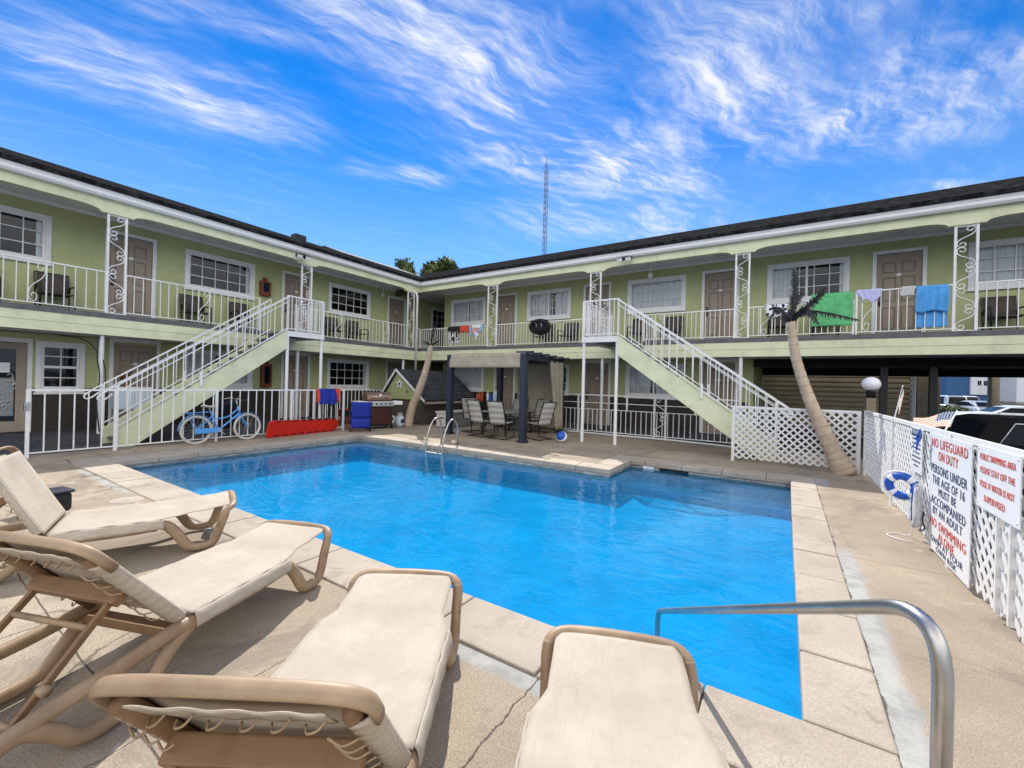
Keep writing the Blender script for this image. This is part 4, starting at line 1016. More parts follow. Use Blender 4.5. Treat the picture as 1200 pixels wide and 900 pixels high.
# ------------------------------------------------------------------ things round the pool
# bicycle (local x forward, y=0 plane)
def bicycle():
    t=thing('bicycle','sky blue cruiser bicycle with cream tyres leaning on the white picket fence','bicycle',(-11.42,4.27,0),R(92.5))
    Rw=.33; wb_=1.13
    for x in (0,wb_):
        w=MB().tube([(x+.31*math.cos(2*PI*k/40),0,Rw+.31*math.sin(2*PI*k/40)) for k in range(40)],.026,8,closed=True).build('wheel','tyre',t,True)
        MB().tube([(x+.283*math.cos(2*PI*k/40),0,Rw+.283*math.sin(2*PI*k/40)) for k in range(40)],.011,6,closed=True).build('rim','steel',w,True)
        s=MB(); 
        for k in range(18): a=2*PI*k/18; s.cyl((x,.015*(-1)**k,Rw),(x+.28*math.cos(a),0,Rw+.28*math.sin(a)),.002,n=4)
        s.cyl((x,-.04,Rw),(x,.04,Rw),.022); s.build('spokes','steel',w)
        f=[(x+.36*math.cos(a),0,Rw+.36*math.sin(a)) for a in [R(d) for d in (range(20,190,10) if x==0 else range(35,150,10))]]
        MB().tube(f,.03,6,r2=.006).build('mudguard','bikeblue',t,True)
    fr=MB(); bb=(.45,0,.28); st=(.30,0,.74); hd=(.90,0,.84); hd2=(.945,0,.68)
    fr.cyl(bb,st,.018); fr.cyl(hd,hd2,.022); fr.tube(smoothpath([hd2,(.72,0,.50),bb],6),.02,8); fr.tube(smoothpath([(.915,0,.79),(.66,0,.60),(.36,0,.56)],6),.016,8)
    for y in (-.055,.055): fr.cyl((0,y,Rw),bb,.011); fr.cyl((0,y,Rw),(.33,y*.4,.64),.009)
    fr.build('frame','bikeblue',t,True)
    fk=MB()
    for y in (-.05,.05): fk.tube(smoothpath([(.95,y*.5,.66),(1.02,y,.5),(wb_,y,Rw)],5),.012,6)
    fk.build('fork','bikeblue',t,True)
    MB().grid(lambda u,v:(.14+.26*u,(2*v-1)*(.10*(1-u)**.8+.022),.85+.02*math.sin(PI*v)-.015*math.sin(PI*u)+.03*(1-u)),8,8).build('saddle','tyre',t,True,solid=.035)
    MB().cyl(st,(.26,0,.84),.012).build('seat_post','steel',t)
    hb=smoothpath([(.62,-.3,1.02),(.78,-.3,1.05),(.86,-.18,1.06),(.87,0,1.0),(.86,.18,1.06),(.78,.3,1.05),(.62,.3,1.02)],5)
    MB().tube(hb,.011,8).cyl((.90,0,.84),(.87,0,1.0),.012).build('handlebar','steel',t,True)
    for y in (-.3,.3): MB().cyl((.62,y,1.02),(.73,y,1.043),.017).build('grip','rubber',t,True)
    MB().box(-.06,.48,-.075,-.05,.24,.36).build('chain_guard','bikeblue',t,bevel=.012)
    rk=MB(); 
    for y in (-.07,.0,.07): rk.bar((-.28,y,.73),(.24,y,.74),.012)
    for x in (-.27,-.05,.2): rk.bar((x,-.07,.73),(x,.07,.73),.012)
    for y in (-.06,.06): rk.bar((-.02,y,Rw),(-.15,y,.73),.01)
    rk.build('rack','bikeblue',t)
    MB().cyl((.45,-.09,.28),(.45,.09,.28),.03).bar((.45,-.09,.28),(.58,-.09,.17),.016).bar((.45,.09,.28),(.32,.09,.39),.016).build('crank','steel',t)
    for x,y,z in ((.58,-.14,.17),(.32,.14,.39)): MB().box(x-.05,x+.05,y-.045,y+.045,z-.012,z+.012).build('pedal','rubber',t)
    MB().bar((.3,.06,.28),(.22,.22,.01),.012).build('kickstand','steel',t)
    t.rotation_euler=(R(-3.),0,R(92.5))
bicycle()
# rescue board leaning on its long edge
t=thing('rescue_board','long red plastic rescue backboard lying on edge against the picket fence','rescue board',(-11.36,5.78,0)); t.rotation_euler=(R(12),0,R(95.5))
out=[(0,.05),(.06,0),(2.1,0.0),(2.2,.06),(2.24,.2),(2.18,.36),(2.1,.40),(.12,.47),(.03,.42)]
MB().prism(out,lambda u,v,dd:(u,dd,v),-.025,.025).build('board','rescue',t,bevel=.015)
for k in range(8):
    x=.2+.25*k
    for zz_ in (.035,.425-.045*x/2.): MB().box(x,x+.15,-.0275,.0275,zz_,zz_+.032).build('hand_slot','blackmatte',t)
# blue folding camp chair, red folding chair, towels on the fence end
def camp_chair(name,label,loc,rz,mat,w=.58):
    t=thing(name,label,'folding chair',loc,rz); h=w/2
    MB().grid(lambda u,v:(-h+.02+(w-.04)*u,-.18+.42*v,.42-.05*math.sin(PI*u)+.02*v),10,6).build('seat',mat,t,True,solid=.012)
    MB().grid(lambda u,v:(-h+.02+(w-.04)*u,.24+.12*v+.03*math.sin(PI*u),.42+.5*v),10,6).build('backrest',mat,t,True,solid=.012)
    MB().grid(lambda u,v:(-h+.02+(w-.04)*u,.255+.01*v,.42-.3*v),6,3).build('rear_flap',mat,t,True,solid=.008)
    for sx in (-1,1):
        MB().box(sx*h-.03,sx*h+.03,-.2,.25,.6,.615).build('armrest',mat,t,bevel=.005)
        MB().cyl((sx*h,.36,.93),(sx*h,-.0,.0),.011).build('leg','black',t); MB().cyl((sx*h,-.22,.6),(sx*h,.22,0),.011).build('leg','black',t)
    MB().bar((-h,.2,.02),(h,-.1,.42),.014).bar((h,.2,.02),(-h,-.1,.42),.014).build('cross_brace','black',t)
    return t
camp_chair('folding_chair','royal blue folding camp chair seen from behind, beside the grill',(-11.0,8.42,0),R(-122),'blue')
t=thing('folding_chair','low red framed chair tucked behind the red rescue board and blue camp chair','folding chair',(-11.75,8.62,0),R(200))
MB().box(-.26,.26,-.24,.24,.4,.43).build('seat','orange',t,bevel=.01); MB().box(-.26,.26,.24,.28,.42,.62).build('backrest','blackmatte',t,bevel=.01)
o=MB()
for sx in (-.27,.27): o.bar((sx,-.24,0),(sx,-.24,.6),.04).bar((sx,-.24,.6),(sx,.26,.6),.05).bar((sx,.26,0),(sx,.26,.62),.04)
o.build('frame','orange',t,bevel=.006)
def drape(name,label,cat,p,q,z,front,back,mat,fold=7,amp=.02,nrm=None,ragged=.0,seed=0,gap=.026,group=None,th=.008,taper=0):
    """cloth hung over a rail from p to q (plan points); front drop on the side of nrm"""
    p=Vector((*p,0)); q=Vector((*q,0)); L=(q-p).length; dv=(q-p).normalized(); n=Vector(nrm) if nrm else Vector((dv.y,-dv.x,0)); rnd=random.Random(seed)
    ph=[rnd.uniform(0,6) for _ in range(4)]
    t0=p+Vector((0,0,0))
    def f(u,v):
        tot=front+back; s=v*tot; fr=front*(1-ragged*abs(math.sin(u*4+ph[2])))
        w=amp*(math.sin(u*fold*2*PI+ph[0])+.5*math.sin(u*fold*3.7*PI+ph[1]))
        if s<back: d=(back-s); zz_=z-d; off=-gap-.3*abs(w)*min(1,d*4); k=d/max(back,.01)
        else: d=(s-back)*(fr/front); zz_=z-d; off=gap+w*min(1,d*4)*.8+abs(amp)*min(1,d*4); k=d/front
        if d<.02: off*=d/.02; zz_=z+.012-d*.3
        uu=.5+(u-.5)*(1-taper*k)
        return tuple(dv*(L*uu)+n*off+Vector((0,0,zz_))+dv*(.012*math.sin(v*9+ph[3])))
    ob=MB().grid(f,max(14,int(L*40)),36).build(name,mat,None,True,solid=th,fixn=False); ob.location=t0
    return tag(ob,label,cat,group)
ry=YB+.05
nR=(0,-1,0)
drape('towel','bright green beach towel with a dark print hung over the upper right railing','towel',(.50,ry),(1.34,ry),4.1,.84,.5,'greentowel',3,.012,nR,seed=1)
drape('cloth','lilac garment hung over the railing between the green towel and the blue towel','cloth',(1.40,ry),(1.9,ry),4.11,.36,.2,'lilac',4,.018,nR,.35,2,taper=.55)
drape('cloth','small pale grey crumpled cloth on the rail touching the blue towel','cloth',(2.22,ry),(2.47,ry),4.11,.22,.15,'greycloth',5,.02,nR,.1,3)
drape('towel','bright blue towel folded double over the railing near the right column','towel',(2.49,ry),(3.03,ry),4.12,.66,.98,'bluetowel',4,.022,nR,.08,4)
drape('towel','white cloth with dark marks behind the right palm fronds','cloth',(-.52,ry),(-.03,ry),3.89,.36,.3,'whiteblk',4,.03,nR,.2,5)
drape('cloth','orange red cloth over the corner end of the right balcony railing','cloth',(-11.32,ry),(-10.86,ry),3.88,.3,.25,'orange',4,.02,nR,.3,6)
drape('cloth','blue and white patterned shirt hung on the railing beside the orange red cloth','cloth',(-10.84,ry),(-10.16,ry),3.89,.66,.3,'multicloth',4,.025,nR,.45,7,taper=.4)
drape('cloth','black cloth on the railing left of the orange red cloth','cloth',(-11.98,ry),(-11.34,ry),3.87,.2,.2,'blackmatte',4,.02,nR,.3,8)
drape('cloth','black and white patterned cloth hanging inside the railing near the corner column','cloth',(-11.95,ry+.09),(-11.4,ry+.09),3.82,.68,.1,'bwcloth',3,.02,nR,.1,9)
nL=(1,0,0)
drape('life_vest','blue life vest with red edges hung on the picket fence near its right end','life vest',(-11.6,7.42),(-11.6,7.98),1.28,.48,.3,'blue',2,.03,nL,.1,10)
drape('strap_cloth','red strap of cloth beside the blue life vest on the picket fence','cloth',(-11.59,7.94),(-11.59,8.08),1.285,.4,.4,'orange',2,.012,nL,.1,11)
drape('strap_cloth','red strap of cloth at the left edge of the blue life vest','cloth',(-11.59,7.33),(-11.59,7.41),1.285,.42,.4,'orange',2,.012,nL,.1,12)
# black draped inflatable on the right balcony rail
t=thing('inflatable_ring','black inflatable swim ring draped over the right balcony railing','swim ring',(-7.52,ry-.08,3.66))
MB().tube([(.36*math.cos(2*PI*k/28),-.03-.04*math.sin(2*PI*k/28),.20*math.sin(2*PI*k/28)) for k in range(28)],.085,10,closed=True).build('ring','blackmatte',t,True)
MB().grid(lambda u,v:((u-.5)*.7,-.09+.03*math.sin(u*9),.24-.42*v*(1-.6*abs(2*u-1)**2)),14,8).build('cover','blackmatte',t,True,solid=.01)
for x in (-.12,.1): MB().tube([(x,-.125,.12),(x+.04,-.135,.03),(x+.02,-.125,-.06)],.012,6).build('rib','carsilver',t,True)

# grill, tank
t=thing('gas_grill','gas grill with bronze domed lid, pale side shelves and maroon cabinet','grill',(-11.35,9.35,0),R(72))
hw_=.42
prof=[(-.25,0),(-.25,.05),(-.2,.18),(-.08,.26),(.1,.27),(.22,.2),(.27,.06),(.27,0)]
ld=MB().prism(prof,lambda u,v,dd:(dd,u,v+.92),-hw_,hw_).build('lid','bbqbr',t,bevel=.02)
MB().tube([(-.3,-.29,1.04),(.3,-.29,1.04)],.014,8).bar((-.28,-.24,1.04),(-.28,-.29,1.04),.02).bar((.28,-.24,1.04),(.28,-.29,1.04),.02).build('handle','steel',ld,True)
MB().lathe([(.001,0),(.035,0),(.035,.01),(.001,.012)],(0,0,0),12).build('gauge','paper',ld,xf=Matrix.Translation((0,-.24,1.10))@Matrix.Rotation(R(65),4,'X'))
MB().box(-hw_,hw_,-.26,.27,.84,.92).build('firebox','black',t,bevel=.01)
cp=MB().box(-hw_-.02,hw_+.02,-.32,-.26,.74,.9).build('control_panel','steel',t,bevel=.01)
for k in range(5): MB().cyl((-.3+.15*k,-.36,.82),(-.3+.15*k,-.32,.82),.026).build('knob','black',cp)
for sx in (-1,1): MB().box(sx*(hw_+.02),sx*(hw_+.34),-.3,.25,.78,.9).build('side_shelf','trim',t,bevel=.015)
MB().box(-hw_+.04,hw_-.02,-.24,.24,.14,.84).build('cabinet','bbqred',t,bevel=.01)
for sx in (-1,1):
    for y in (-.23,.23): MB().bar((sx*(hw_-.02),y,.06),(sx*(hw_-.02),y,.84),.04).build('leg','black',t)
MB().box(-hw_,hw_,-.25,.25,.09,.13).build('bottom_shelf','black',t)
for x,y in ((hw_-.02,-.26),(hw_-.02,.24),(-hw_+.02,-.26)): MB().cyl((x-.02,y,.07),(x+.03,y,.07),.07).build('wheel','rubber',t)
t=thing('propane_tank','white propane tank standing on the deck at the foot of the left palm','gas tank',(-11.2,10.2,0))
MB().lathe([(.12,0),(.12,.03),(.15,.05),(.155,.12),(.155,.28),(.13,.36),(.06,.39),(.04,.4)],(0,0,0),20).build('cylinder','tank',t,True)
MB().lathe([(.1,.36),(.105,.36),(.105,.48),(.1,.48)],(0,0,0),16).build('collar','steel',t); MB().cyl((0,0,.4),(0,0,.46),.03).build('valve','brass',t)
MB().box(.148,.158,-.08,.06,.14,.27).build('label_patch','navy',t)
tag(MB().tube([( -11.32+.02*math.sin(k),9.98+.08*math.cos(2*PI*k/20),.26+.1*math.sin(2*PI*k/20)) for k in range(20)],.035,8,closed=True).build('hose_coil','ringwhite',None,True),'coil of white hose beside the propane tank','hose')

# garden shed / bar hut with shingled gable roof in the corner
t=thing('bar_hut','low hut in the courtyard corner with pale green gable, star ornament and grey shingle roof','hut',(-12.0,11.0,0))
x0,x1,ya,yb,ze,zr=-1.2,1.12,0,3.1,.9,1.98
MB().box(x0+.12,x1-.14,ya+.12,yb,0,.86).build('base_wall','sheddark',t)
MB().prism([(x0+.05,ze),(x1-.05,ze),(-.33,zr-.04)],lambda u,v,dd:(u,dd,v),ya+.08,ya+.14).build('gable','shedgreen',t)
ap=-.33
rf_=MB(); 
rf_.prism([(x0-.06,ze-.05),(ap,zr),(ap,zr+.05),(x0-.09,ze-.0)],lambda u,v,dd:(u,dd,v),ya-.02,yb)
rf_.prism([(x1+.06,ze-.05),(ap,zr),(ap,zr+.05),(x1+.09,ze-.0)],lambda u,v,dd:(u,dd,v),ya-.02,yb); rr=rf_.build('roof','shingle_g',t)
bb_=MB()
for s0 in (x0-.08,x1+.08): bb_.bar((s0,ya-.035,ze-.04),(ap,ya-.035,zr+.02),.02,.075)
bb_.build('barge_board','trim',rr)
MB().box(x1-.0,x1+.1,ya+.05,yb,ze-.13,ze-.055).build('eave_board','canvas',t)
st_=MB(); pts=[]
for k in range(10): a=PI/2+2*PI*k/10; rr_=.22 if k%2==0 else .085; pts.append((ap+.12+rr_*math.cos(a),1.47+rr_*math.sin(a)))
st_.prism(pts,lambda u,v,dd:(u,dd,v),ya+.05,ya+.078); sto=st_.build('star_ornament','trim',t,bevel=.006)
MB().lathe([(.001,0),(.05,0),(.04,.015),(.001,.02)],(0,0,0),12).build('star_centre','black',sto,xf=Matrix.Translation((ap+.12,ya+.05,1.47))@Matrix.Rotation(R(90),4,'X'))
MB().tube([(.2,ya+.06,1.22),(.2,ya+.03,1.25),(.21,ya+.03,1.15),(.2,ya+.06,1.12)],.012,6).build('hook','black',t,True)
# deck box
t=thing('deck_box','cream and grey plastic deck box standing behind the navy pergola post','storage box',(-9.95,10.95,0))
MB().box(-.25,.27,0,.04,.03,.5).build('end_panel','boxw',t,bevel=.012); MB().box(-.1,.1,-.008,.0,.32,.36).build('handle_slot','black',t)
sd=MB().box(-.24,.25,.041,1.35,.02,.48)
for k in range(10): sd.box(.25,.262,.1+.125*k,.17+.125*k,.04,.46)
sd.build('body','boxg',t,bevel=.006); MB().box(-.28,.29,-.03,1.38,.5,.56).build('lid','boxw',t,bevel=.015)

# palms -----------------------------------------------------------
def palm(label,pts,rads,fr,frl):
    base=Vector(pts[0]); t=thing('metal_palm',label,'palm tree',tuple(base)); P_=[Vector(p)-base for p in pts]
    sp=smoothpath(P_,8); n=len(sp); f=lambda i:rads[min(len(rads)-1,i//8)]*(1-(i%8)/8)+rads[min(len(rads)-1,i//8+1)]*((i%8)/8)
    rr=[f(i)*(1.0+.035*((i%2)*2-1)) for i in range(n)]
    tm=MB().tube(sp,rr,16); nb=len(tm.f)
    for i in range(2,n-1,2):
        d=(sp[i+1]-sp[i-1]).normalized(); o_=random.uniform(-.01,.01); tm.tube([sp[i]-d*(.004+o_),sp[i]+d*(.006-o_)],f(i)*1.045,16,cap=False)
    tr=tm.build('trunk','trunk',t,True); tr.data.materials.append(MT['trunkring'])
    for k,pl in enumerate(tr.data.polygons):
        if k>=nb: pl.material_index=1
    top=sp[-1]
    for (pp,wd,droop) in fr:
        q=[top+Vector(p) for p in pp]; s=smoothpath(q,8); m=MB(); m.tube(s,[.018*(1-.7*k/len(s)) for k in range(len(s))],6)
        for k in range(2,len(s)-1):
            d=(s[k+1]-s[k-1]).normalized(); sd=d.cross(Vector((.54,-.84,.0))).normalized(); ww=wd*math.sin(PI*min(.97,(k+2)/(len(s)+2)))**.7
            for j in range(2):
                b0_=s[k].lerp(s[k+1],j*.5)
                for sg in (-1,1):
                    tip=b0_+sd*sg*ww*random.uniform(.75,1.1)+d*ww*.55+Vector((0,0,-droop*ww))+Vector((random.uniform(-.03,.03),random.uniform(-.03,.03),0)); e=d*.02
                    i0=len(m.v); m.v+=[tuple(b0_-e),tuple(b0_+e),tuple(tip)]; m.f.append((i0,i0+1,i0+2))
        m.build('frond','frond',t,fixn=False)
    cr=MB()
    for k in range(10):
        a=2*PI*k/10; cr.tube([top+Vector((.6*rads[-1]*math.cos(a),.6*rads[-1]*math.sin(a),-.05)),top+Vector((frl*math.cos(a),frl*math.sin(a),random.uniform(.02,.22)))],[.03,.012],5)
    cr.build('frond_stub','frond',t)
Z=lambda px_,py_:None
palm('right metal palm, tan trunk leaning before the white lattice, black fronds by the green towel',[(.98,10.43,0),(.80,10.43,.42),(.53,10.43,1.05),(.30,10.43,1.7),(.13,10.43,2.35),(.05,10.43,3.05)],[.21,.15,.12,.1,.088,.08],
   [([(0,0,0),(.03,0,.35),(.05,0,.72),(.02,-.02,1.02)],.12,-.3),([(0,0,.02),(.2,.05,.22),(.42,.08,.42),(.55,.1,.62)],.1,.3),([(0,0,.02),(.3,-.1,.14),(.65,-.15,.06),(1.08,-.2,-.1)],.075,.7),([(0,0,.02),(-.16,.0,.2),(-.25,.05,.28),(-.34,.05,.12)],.1,.7),
    ([(0,0,.02),(.05,.15,.3),(.12,.3,.5),(.2,.4,.6)],.09,.2),([(0,0,.02),(.22,-.1,.2),(.34,-.16,.1),(.45,-.2,-.14)],.1,.8)],.2)
palm('left metal palm with bare tan trunk leaning over beside the bar hut and propane tank',[(-10.99,10.4,0),(-10.85,10.4,.62),(-10.55,10.4,1.2),(-10.3,10.4,1.75),(-10.12,10.4,2.3),(-10.02,10.4,2.86)],[.15,.14,.13,.115,.095,.08],
   [([(0,0,0),(.05,0,.3),(.15,0,.6),(.34,0,.8)],.02,0),([(0,0,0),(.12,0,.35),(.3,0,.62),(.5,.0,.72)],.02,0)],.3)

# pergola -----------------------------------------------------------
t=thing('pergola','navy pergola with beige canvas canopy and curtain over the dining table','pergola',(-7.4,11.2,0))
corners=[(-1.28,-1.3),(1.44,-1.42),(1.14,1.42),(-1.28,1.4)]
for x,y in corners: MB().box(x-.085,x+.085,y-.085,y+.085,0,2.42).box(x-.12,x+.12,y-.12,y+.12,0,.06).build('post','navypost',t,bevel=.006)
b_=MB()
for i in range(4):
    p=corners[i]; q=corners[(i+1)%4]
    if i in (1,3): b_.bar((*p,2.34),(*q,2.34),.06,.16)
for s in (-1,1):
    pass
b_.bar((corners[2][0],corners[2][1],2.33),(corners[3][0],corners[3][1],2.33),.06,.16).bar((corners[0][0],corners[0][1],2.25),(corners[1][0],corners[1][1],2.25),.05,.08)
b_.build('beam','navypost',t)
for k in range(6):
    f_=k/5; a=Vector((*corners[1],2.44)).lerp(Vector((*corners[2],2.44)),f_); MB().bar(a+Vector((-.25,0,0)),a+Vector((.28,0,.0)),.05,.07).build('rafter_end','navypost',t)
MB().grid(lambda u,v:(-1.25+2.62*u,-1.38+2.75*v,2.44-.07*math.sin(PI*u*1)*math.sin(PI*v)+.02*math.sin(v*22)),12,30).build('canopy','canvas',t,True,solid=.01)
MB().grid(lambda u,v:(-1.27+2.64*u,-1.41-.012*math.sin(u*17)-.02*v+(-.1*u+.04),2.43-.40*v),30,6).build('valance','canvas',t,True,solid=.008)
MB().grid(lambda u,v:(-.5+1.62*u,1.34+.05*math.sin(u*14)*(.3+v*.7),2.3-2.18*v),40,14).build('curtain','canvas',t,True,solid=.006)
MB().grid(lambda u,v:(1.26+.05*math.sin(u*16)-.25*v*v*(1-u)*0,1.3-.9*u*(1-.55*v),2.3-2.15*v),24,14).build('side_curtain','canvas',t,True,solid=.006)

# dining set -----------------------------------------------------------
t=thing('dining_table','rectangular patio dining table with dark frame under the pergola','table',(-7.35,11.15,0))
MB().box(-.5,.5,-.85,.85,.70,.735).build('tabletop','steel',t,bevel=.01)
for sx in (-.42,.42):
    for sy in (-.75,.75): MB().bar((sx,sy,0),(sx*.9,sy*.9,.70),.045).build('leg','black',t)
def patio_chair():
    t=thing('patio_chair','x','chair',(0,0,0),0,'dining chairs under the pergola')
    h=.27
    MB().grid(lambda u,v:(-h+.02+(2*h-.04)*u,-.24+.46*v,.44-.02*math.sin(PI*u)+.03*(1-v)),6,6).build('seat','greysling',t,True,solid=.03)
    MB().grid(lambda u,v:(-h+.02+(2*h-.04)*u,.22+.20*v+.03*math.sin(PI*u)+.012*math.sin(v*24),.44+.62*v),8,24).build('backrest','greysling',t,True,solid=.03)
    for sx in (-h,h):
        MB().tube(smoothpath([(sx,-.26,.46),(sx,.2,.43),(sx,.25,.5),(sx,.36,.85),(sx,.45,1.08)],4),.016,6).build('side_frame','black',t,True)
        MB().tube(fillet([(sx,.24,.64),(sx,-.22,.64),(sx,-.26,.44),(sx,-.2,.2)],.06,4),.016,6).build('armrest','black',t,True)
        MB().tube(fillet([(sx,-.2,.42),(sx,-.26,.06),(sx,-.2,.02),(sx,.34,.02),(sx,.36,.03)],.05,4),.015,6).build('rocker_leg','black',t,True)
    MB().bar((-h,.3,.02),(h,.3,.02),.022).bar((-h,-.1,.42),(h,-.1,.42),.022).bar((-h,.45,1.08),(h,.45,1.08),.022).build('stretcher','black',t)
    return t
pc=patio_chair(); first=True
# rz: front of the chair is local -y
for lab,(x,y),rz in (('sling dining chair at the left end of the pergola table',(-8.35,10.75),R(70)),('sling dining chair left of centre with its back to the pool',(-7.62,10.2),R(172)),
    ('sling dining chair right of centre with its back to the pool',(-6.9,10.15),R(184)),('sling dining chair on the far side of the table, left of the front post',(-7.65,12.05),R(5)),
    ('sling dining chair on the far side of the table, right of the front post',(-6.85,12.1),R(-5)),('sling dining chair turned sideways at the right end of the table',(-6.02,10.75),R(-105))):
    o=pc if first else dup(pc); first=False; o.location=(x,y,0); o.rotation_euler=(0,0,rz); o['label']=lab
t=thing('beach_ball','small blue and white ball on the deck right of the pergola','ball',(-5.21,10.64,.15))
MB().ball((0,0,0),.15,14).build('ball','ringblue',t,True)
MB().lathe([(.135+.018*0,-.06),(.1515,-.03),(.1535,.0),(.1515,.03),(.138,.062)],(0,0,0),28).build('white_band','ringwhite',t,True,xf=Matrix.Rotation(R(60),4,'X'))
# water jug and bottles on the window ledge behind the table
t=thing('water_jug','clear blue water jug on the ledge behind the dining chairs','jug',(-9.2,12.75,0))
MB().box(-.9,.5,-.15,.15,.84,.88).bar((-.85,0,0),(-.85,0,.84),.05).bar((.45,0,0),(.45,0,.84),.05).build('stand','black',t)
MB().lathe([(.15,.882),(.16,.9),(.155,1.0),(.16,1.1),(.155,1.2),(.1,1.28),(.04,1.32)],(.3,0,0),16).build('jug_body','cooler',t,True)
for k,(x,mt) in enumerate(((-.6,'orange'),(-.5,'bbqbr'),(-.38,'orange'),(-.28,'blackmatte'),(-.75,'blackmatte'),(-.12,'signw'),(.02,'ringblue'))):
    tag(MB().lathe([(.05,.0),(.055,.02),(.055,.2+.04*(k%3)),(.02,.27+.04*(k%3)),(.02,.32+.04*(k%3))],(-9.2+x,12.75,.882),12).build('bottle',mt,None,True),['tall orange bottle on the ledge behind the pergola table','bronze bottle on the pergola ledge beside the tall orange one','second orange bottle on the ledge nearer the water jug','black bottle in the middle of the ledge bottles','black bottle at the left end of the ledge bottles','white bottle on the ledge left of the blue bottle','blue bottle on the ledge next to the water jug'][k],'bottle','bottles on the pergola ledge')

# balcony chairs -----------------------------------------------------------
def balcony_chair():
    t=thing('balcony_chair','x','chair',(0,0,0),0,'chairs along the balconies'); h=.28
    MB().box(-h+.02,h-.02,-.25,.22,.38,.42).build('seat','brownsling',t,bevel=.01)
    MB().grid(lambda u,v:(-h+.03+(2*h-.06)*u,.2+.16*v,.42+.5*v),4,4).build('backrest','brownsling',t,True,solid=.02)
    for sx in (-h,h):
        MB().tube(fillet([(sx,-.26,0),(sx,-.26,.6),(sx,.2,.62),(sx,.26,.5)],.08,4),.02,6).build('arm_frame','black',t,True)
        MB().bar((sx,.18,0),(sx,.38,.94),.03).build('leg','black',t)
    MB().bar((-h,-.22,.4),(h,-.22,.4),.03).bar((-h,.37,.93),(h,.37,.93),.03).build('cross_bar','black',t)
    return t
bc=balcony_chair(); first=True
for lab,(x,y),rz in (('dark balcony chair at the far left under the leftmost upper window',(-14.55,1.35),PI/2),('dark balcony chair left of the first ornamental column on the left balcony',(-14.55,2.5),PI/2),
    ('dark balcony chair below the left part of the wide left balcony window',(-14.55,5.35),PI/2),('dark balcony chair below the right part of the wide left balcony window',(-14.55,6.65),PI/2),
    ('dark balcony chair left under the window past the left staircase',(-14.5,9.9),PI/2),('dark balcony chair right under the window past the left staircase',(-14.5,10.9),PI/2),
    ('dark balcony chair left of the black swim ring',(-8.0,14.45),0),('dark balcony chair right of the black swim ring',(-6.95,14.45),0),
    ('dark balcony chair left under the window above the right staircase',(-4.3,14.45),0),('dark balcony chair right under the window above the right staircase',(-3.2,14.45),0),
    ('dark balcony chair behind the white cloth with dark marks',(-.2,14.45),0),('dark balcony chair behind the green towel',(.85,14.45),0),('dark balcony chair right of the rightmost column',(4.2,14.45),0),('dark balcony chair at the right picture edge',(5.25,14.45),0)):
    o=bc if first else dup(bc); first=False; o.location=(x,y,3.022); o.rotation_euler=(0,0,rz+PI/2 if abs(rz)>1 else 0); o['label']=lab
for o in [c for c in bpy.data.objects if c.name.startswith('balcony_chair')]:
    if o.location.x<-14: o.rotation_euler=(0,0,PI/2)

# left walkway clutter -----------------------------------------------------------
t=thing('cool_box','pale blue insulated box on a trolley stand behind the left stair rail','cooler',(-13.9,3.75,.15))
MB().box(-.22,.22,-.36,.36,.55,1.05).build('body','cooler',t,bevel=.02); MB().box(-.24,.24,-.38,.38,1.052,1.11).build('lid','trim',t,bevel=.015)
for x in (-.18,.18):
    for y in (-.3,.3): MB().bar((x,y,0),(x,y,.55),.03).build('leg','steel',t)
t=thing('potted_plant','small dried brown plant in a pot on the pale blue box','plant',(-13.85,3.62,1.262))
MB().lathe([(.06,0),(.085,.13),(.09,.13),(.08,.14)],(0,0,0),12).build('pot','terracotta',t,True)
m=MB()
for k in range(60):
    a=random.uniform(0,6.3); e=random.uniform(.1,.3); p=Vector((0,0,.14)); q=p+Vector((e*.8*math.cos(a),e*.8*math.sin(a),random.uniform(.05,.3))); s_=Vector((-math.sin(a),math.cos(a),0))*.02
    i0=len(m.v); m.v+=[tuple(p),tuple(p.lerp(q,.6)+s_),tuple(q),tuple(p.lerp(q,.6)-s_)]; m.f.append((i0,i0+1,i0+2,i0+3))
m.build('foliage',M('dry_leaf',(.17,.09,.035),.8,.3,9),t,fixn=False)
t=thing('walkway_table','dark round table with chairs in the shade behind the bicycle','table',(-13.9,6.3,.15))
MB().lathe([(.01,.7),(.5,.7),(.5,.735),(.01,.735)],(0,0,0),24).build('tabletop','black',t); MB().lathe([(.03,0.02),(.03,.7)],(0,0,0),8).lathe([(.25,0),(.25,.02)],(0,0,0),16).build('pedestal','black',t)
t=thing('walkway_bin','dark blue bin standing in the shade behind the bicycle front wheel','bin',(-13.2,5.6,.0))
MB().lathe([(.2,0),(.24,.8),(.26,.82),(.24,.86)],(0,0,0),16).build('bin_body','navypost',t,True)
t=thing('deck_tub','dark green plastic tub half hidden behind the furthest left lounger','tub',(-7.05,1.2,0),R(10))
MB().box(-.13,.13,-.16,.16,.0,.2).build('tub_body','frond',t,bevel=.03); MB().box(-.15,.15,-.18,.18,.202,.24).build('tub_lid','navypost',t,bevel=.02)
struct(MB().lathe([(.001,0),(.17,0),(.16,.008),(.001,.009)],(-6.95,1.86,.0),24).build('deck_drain_cover','coping',None))

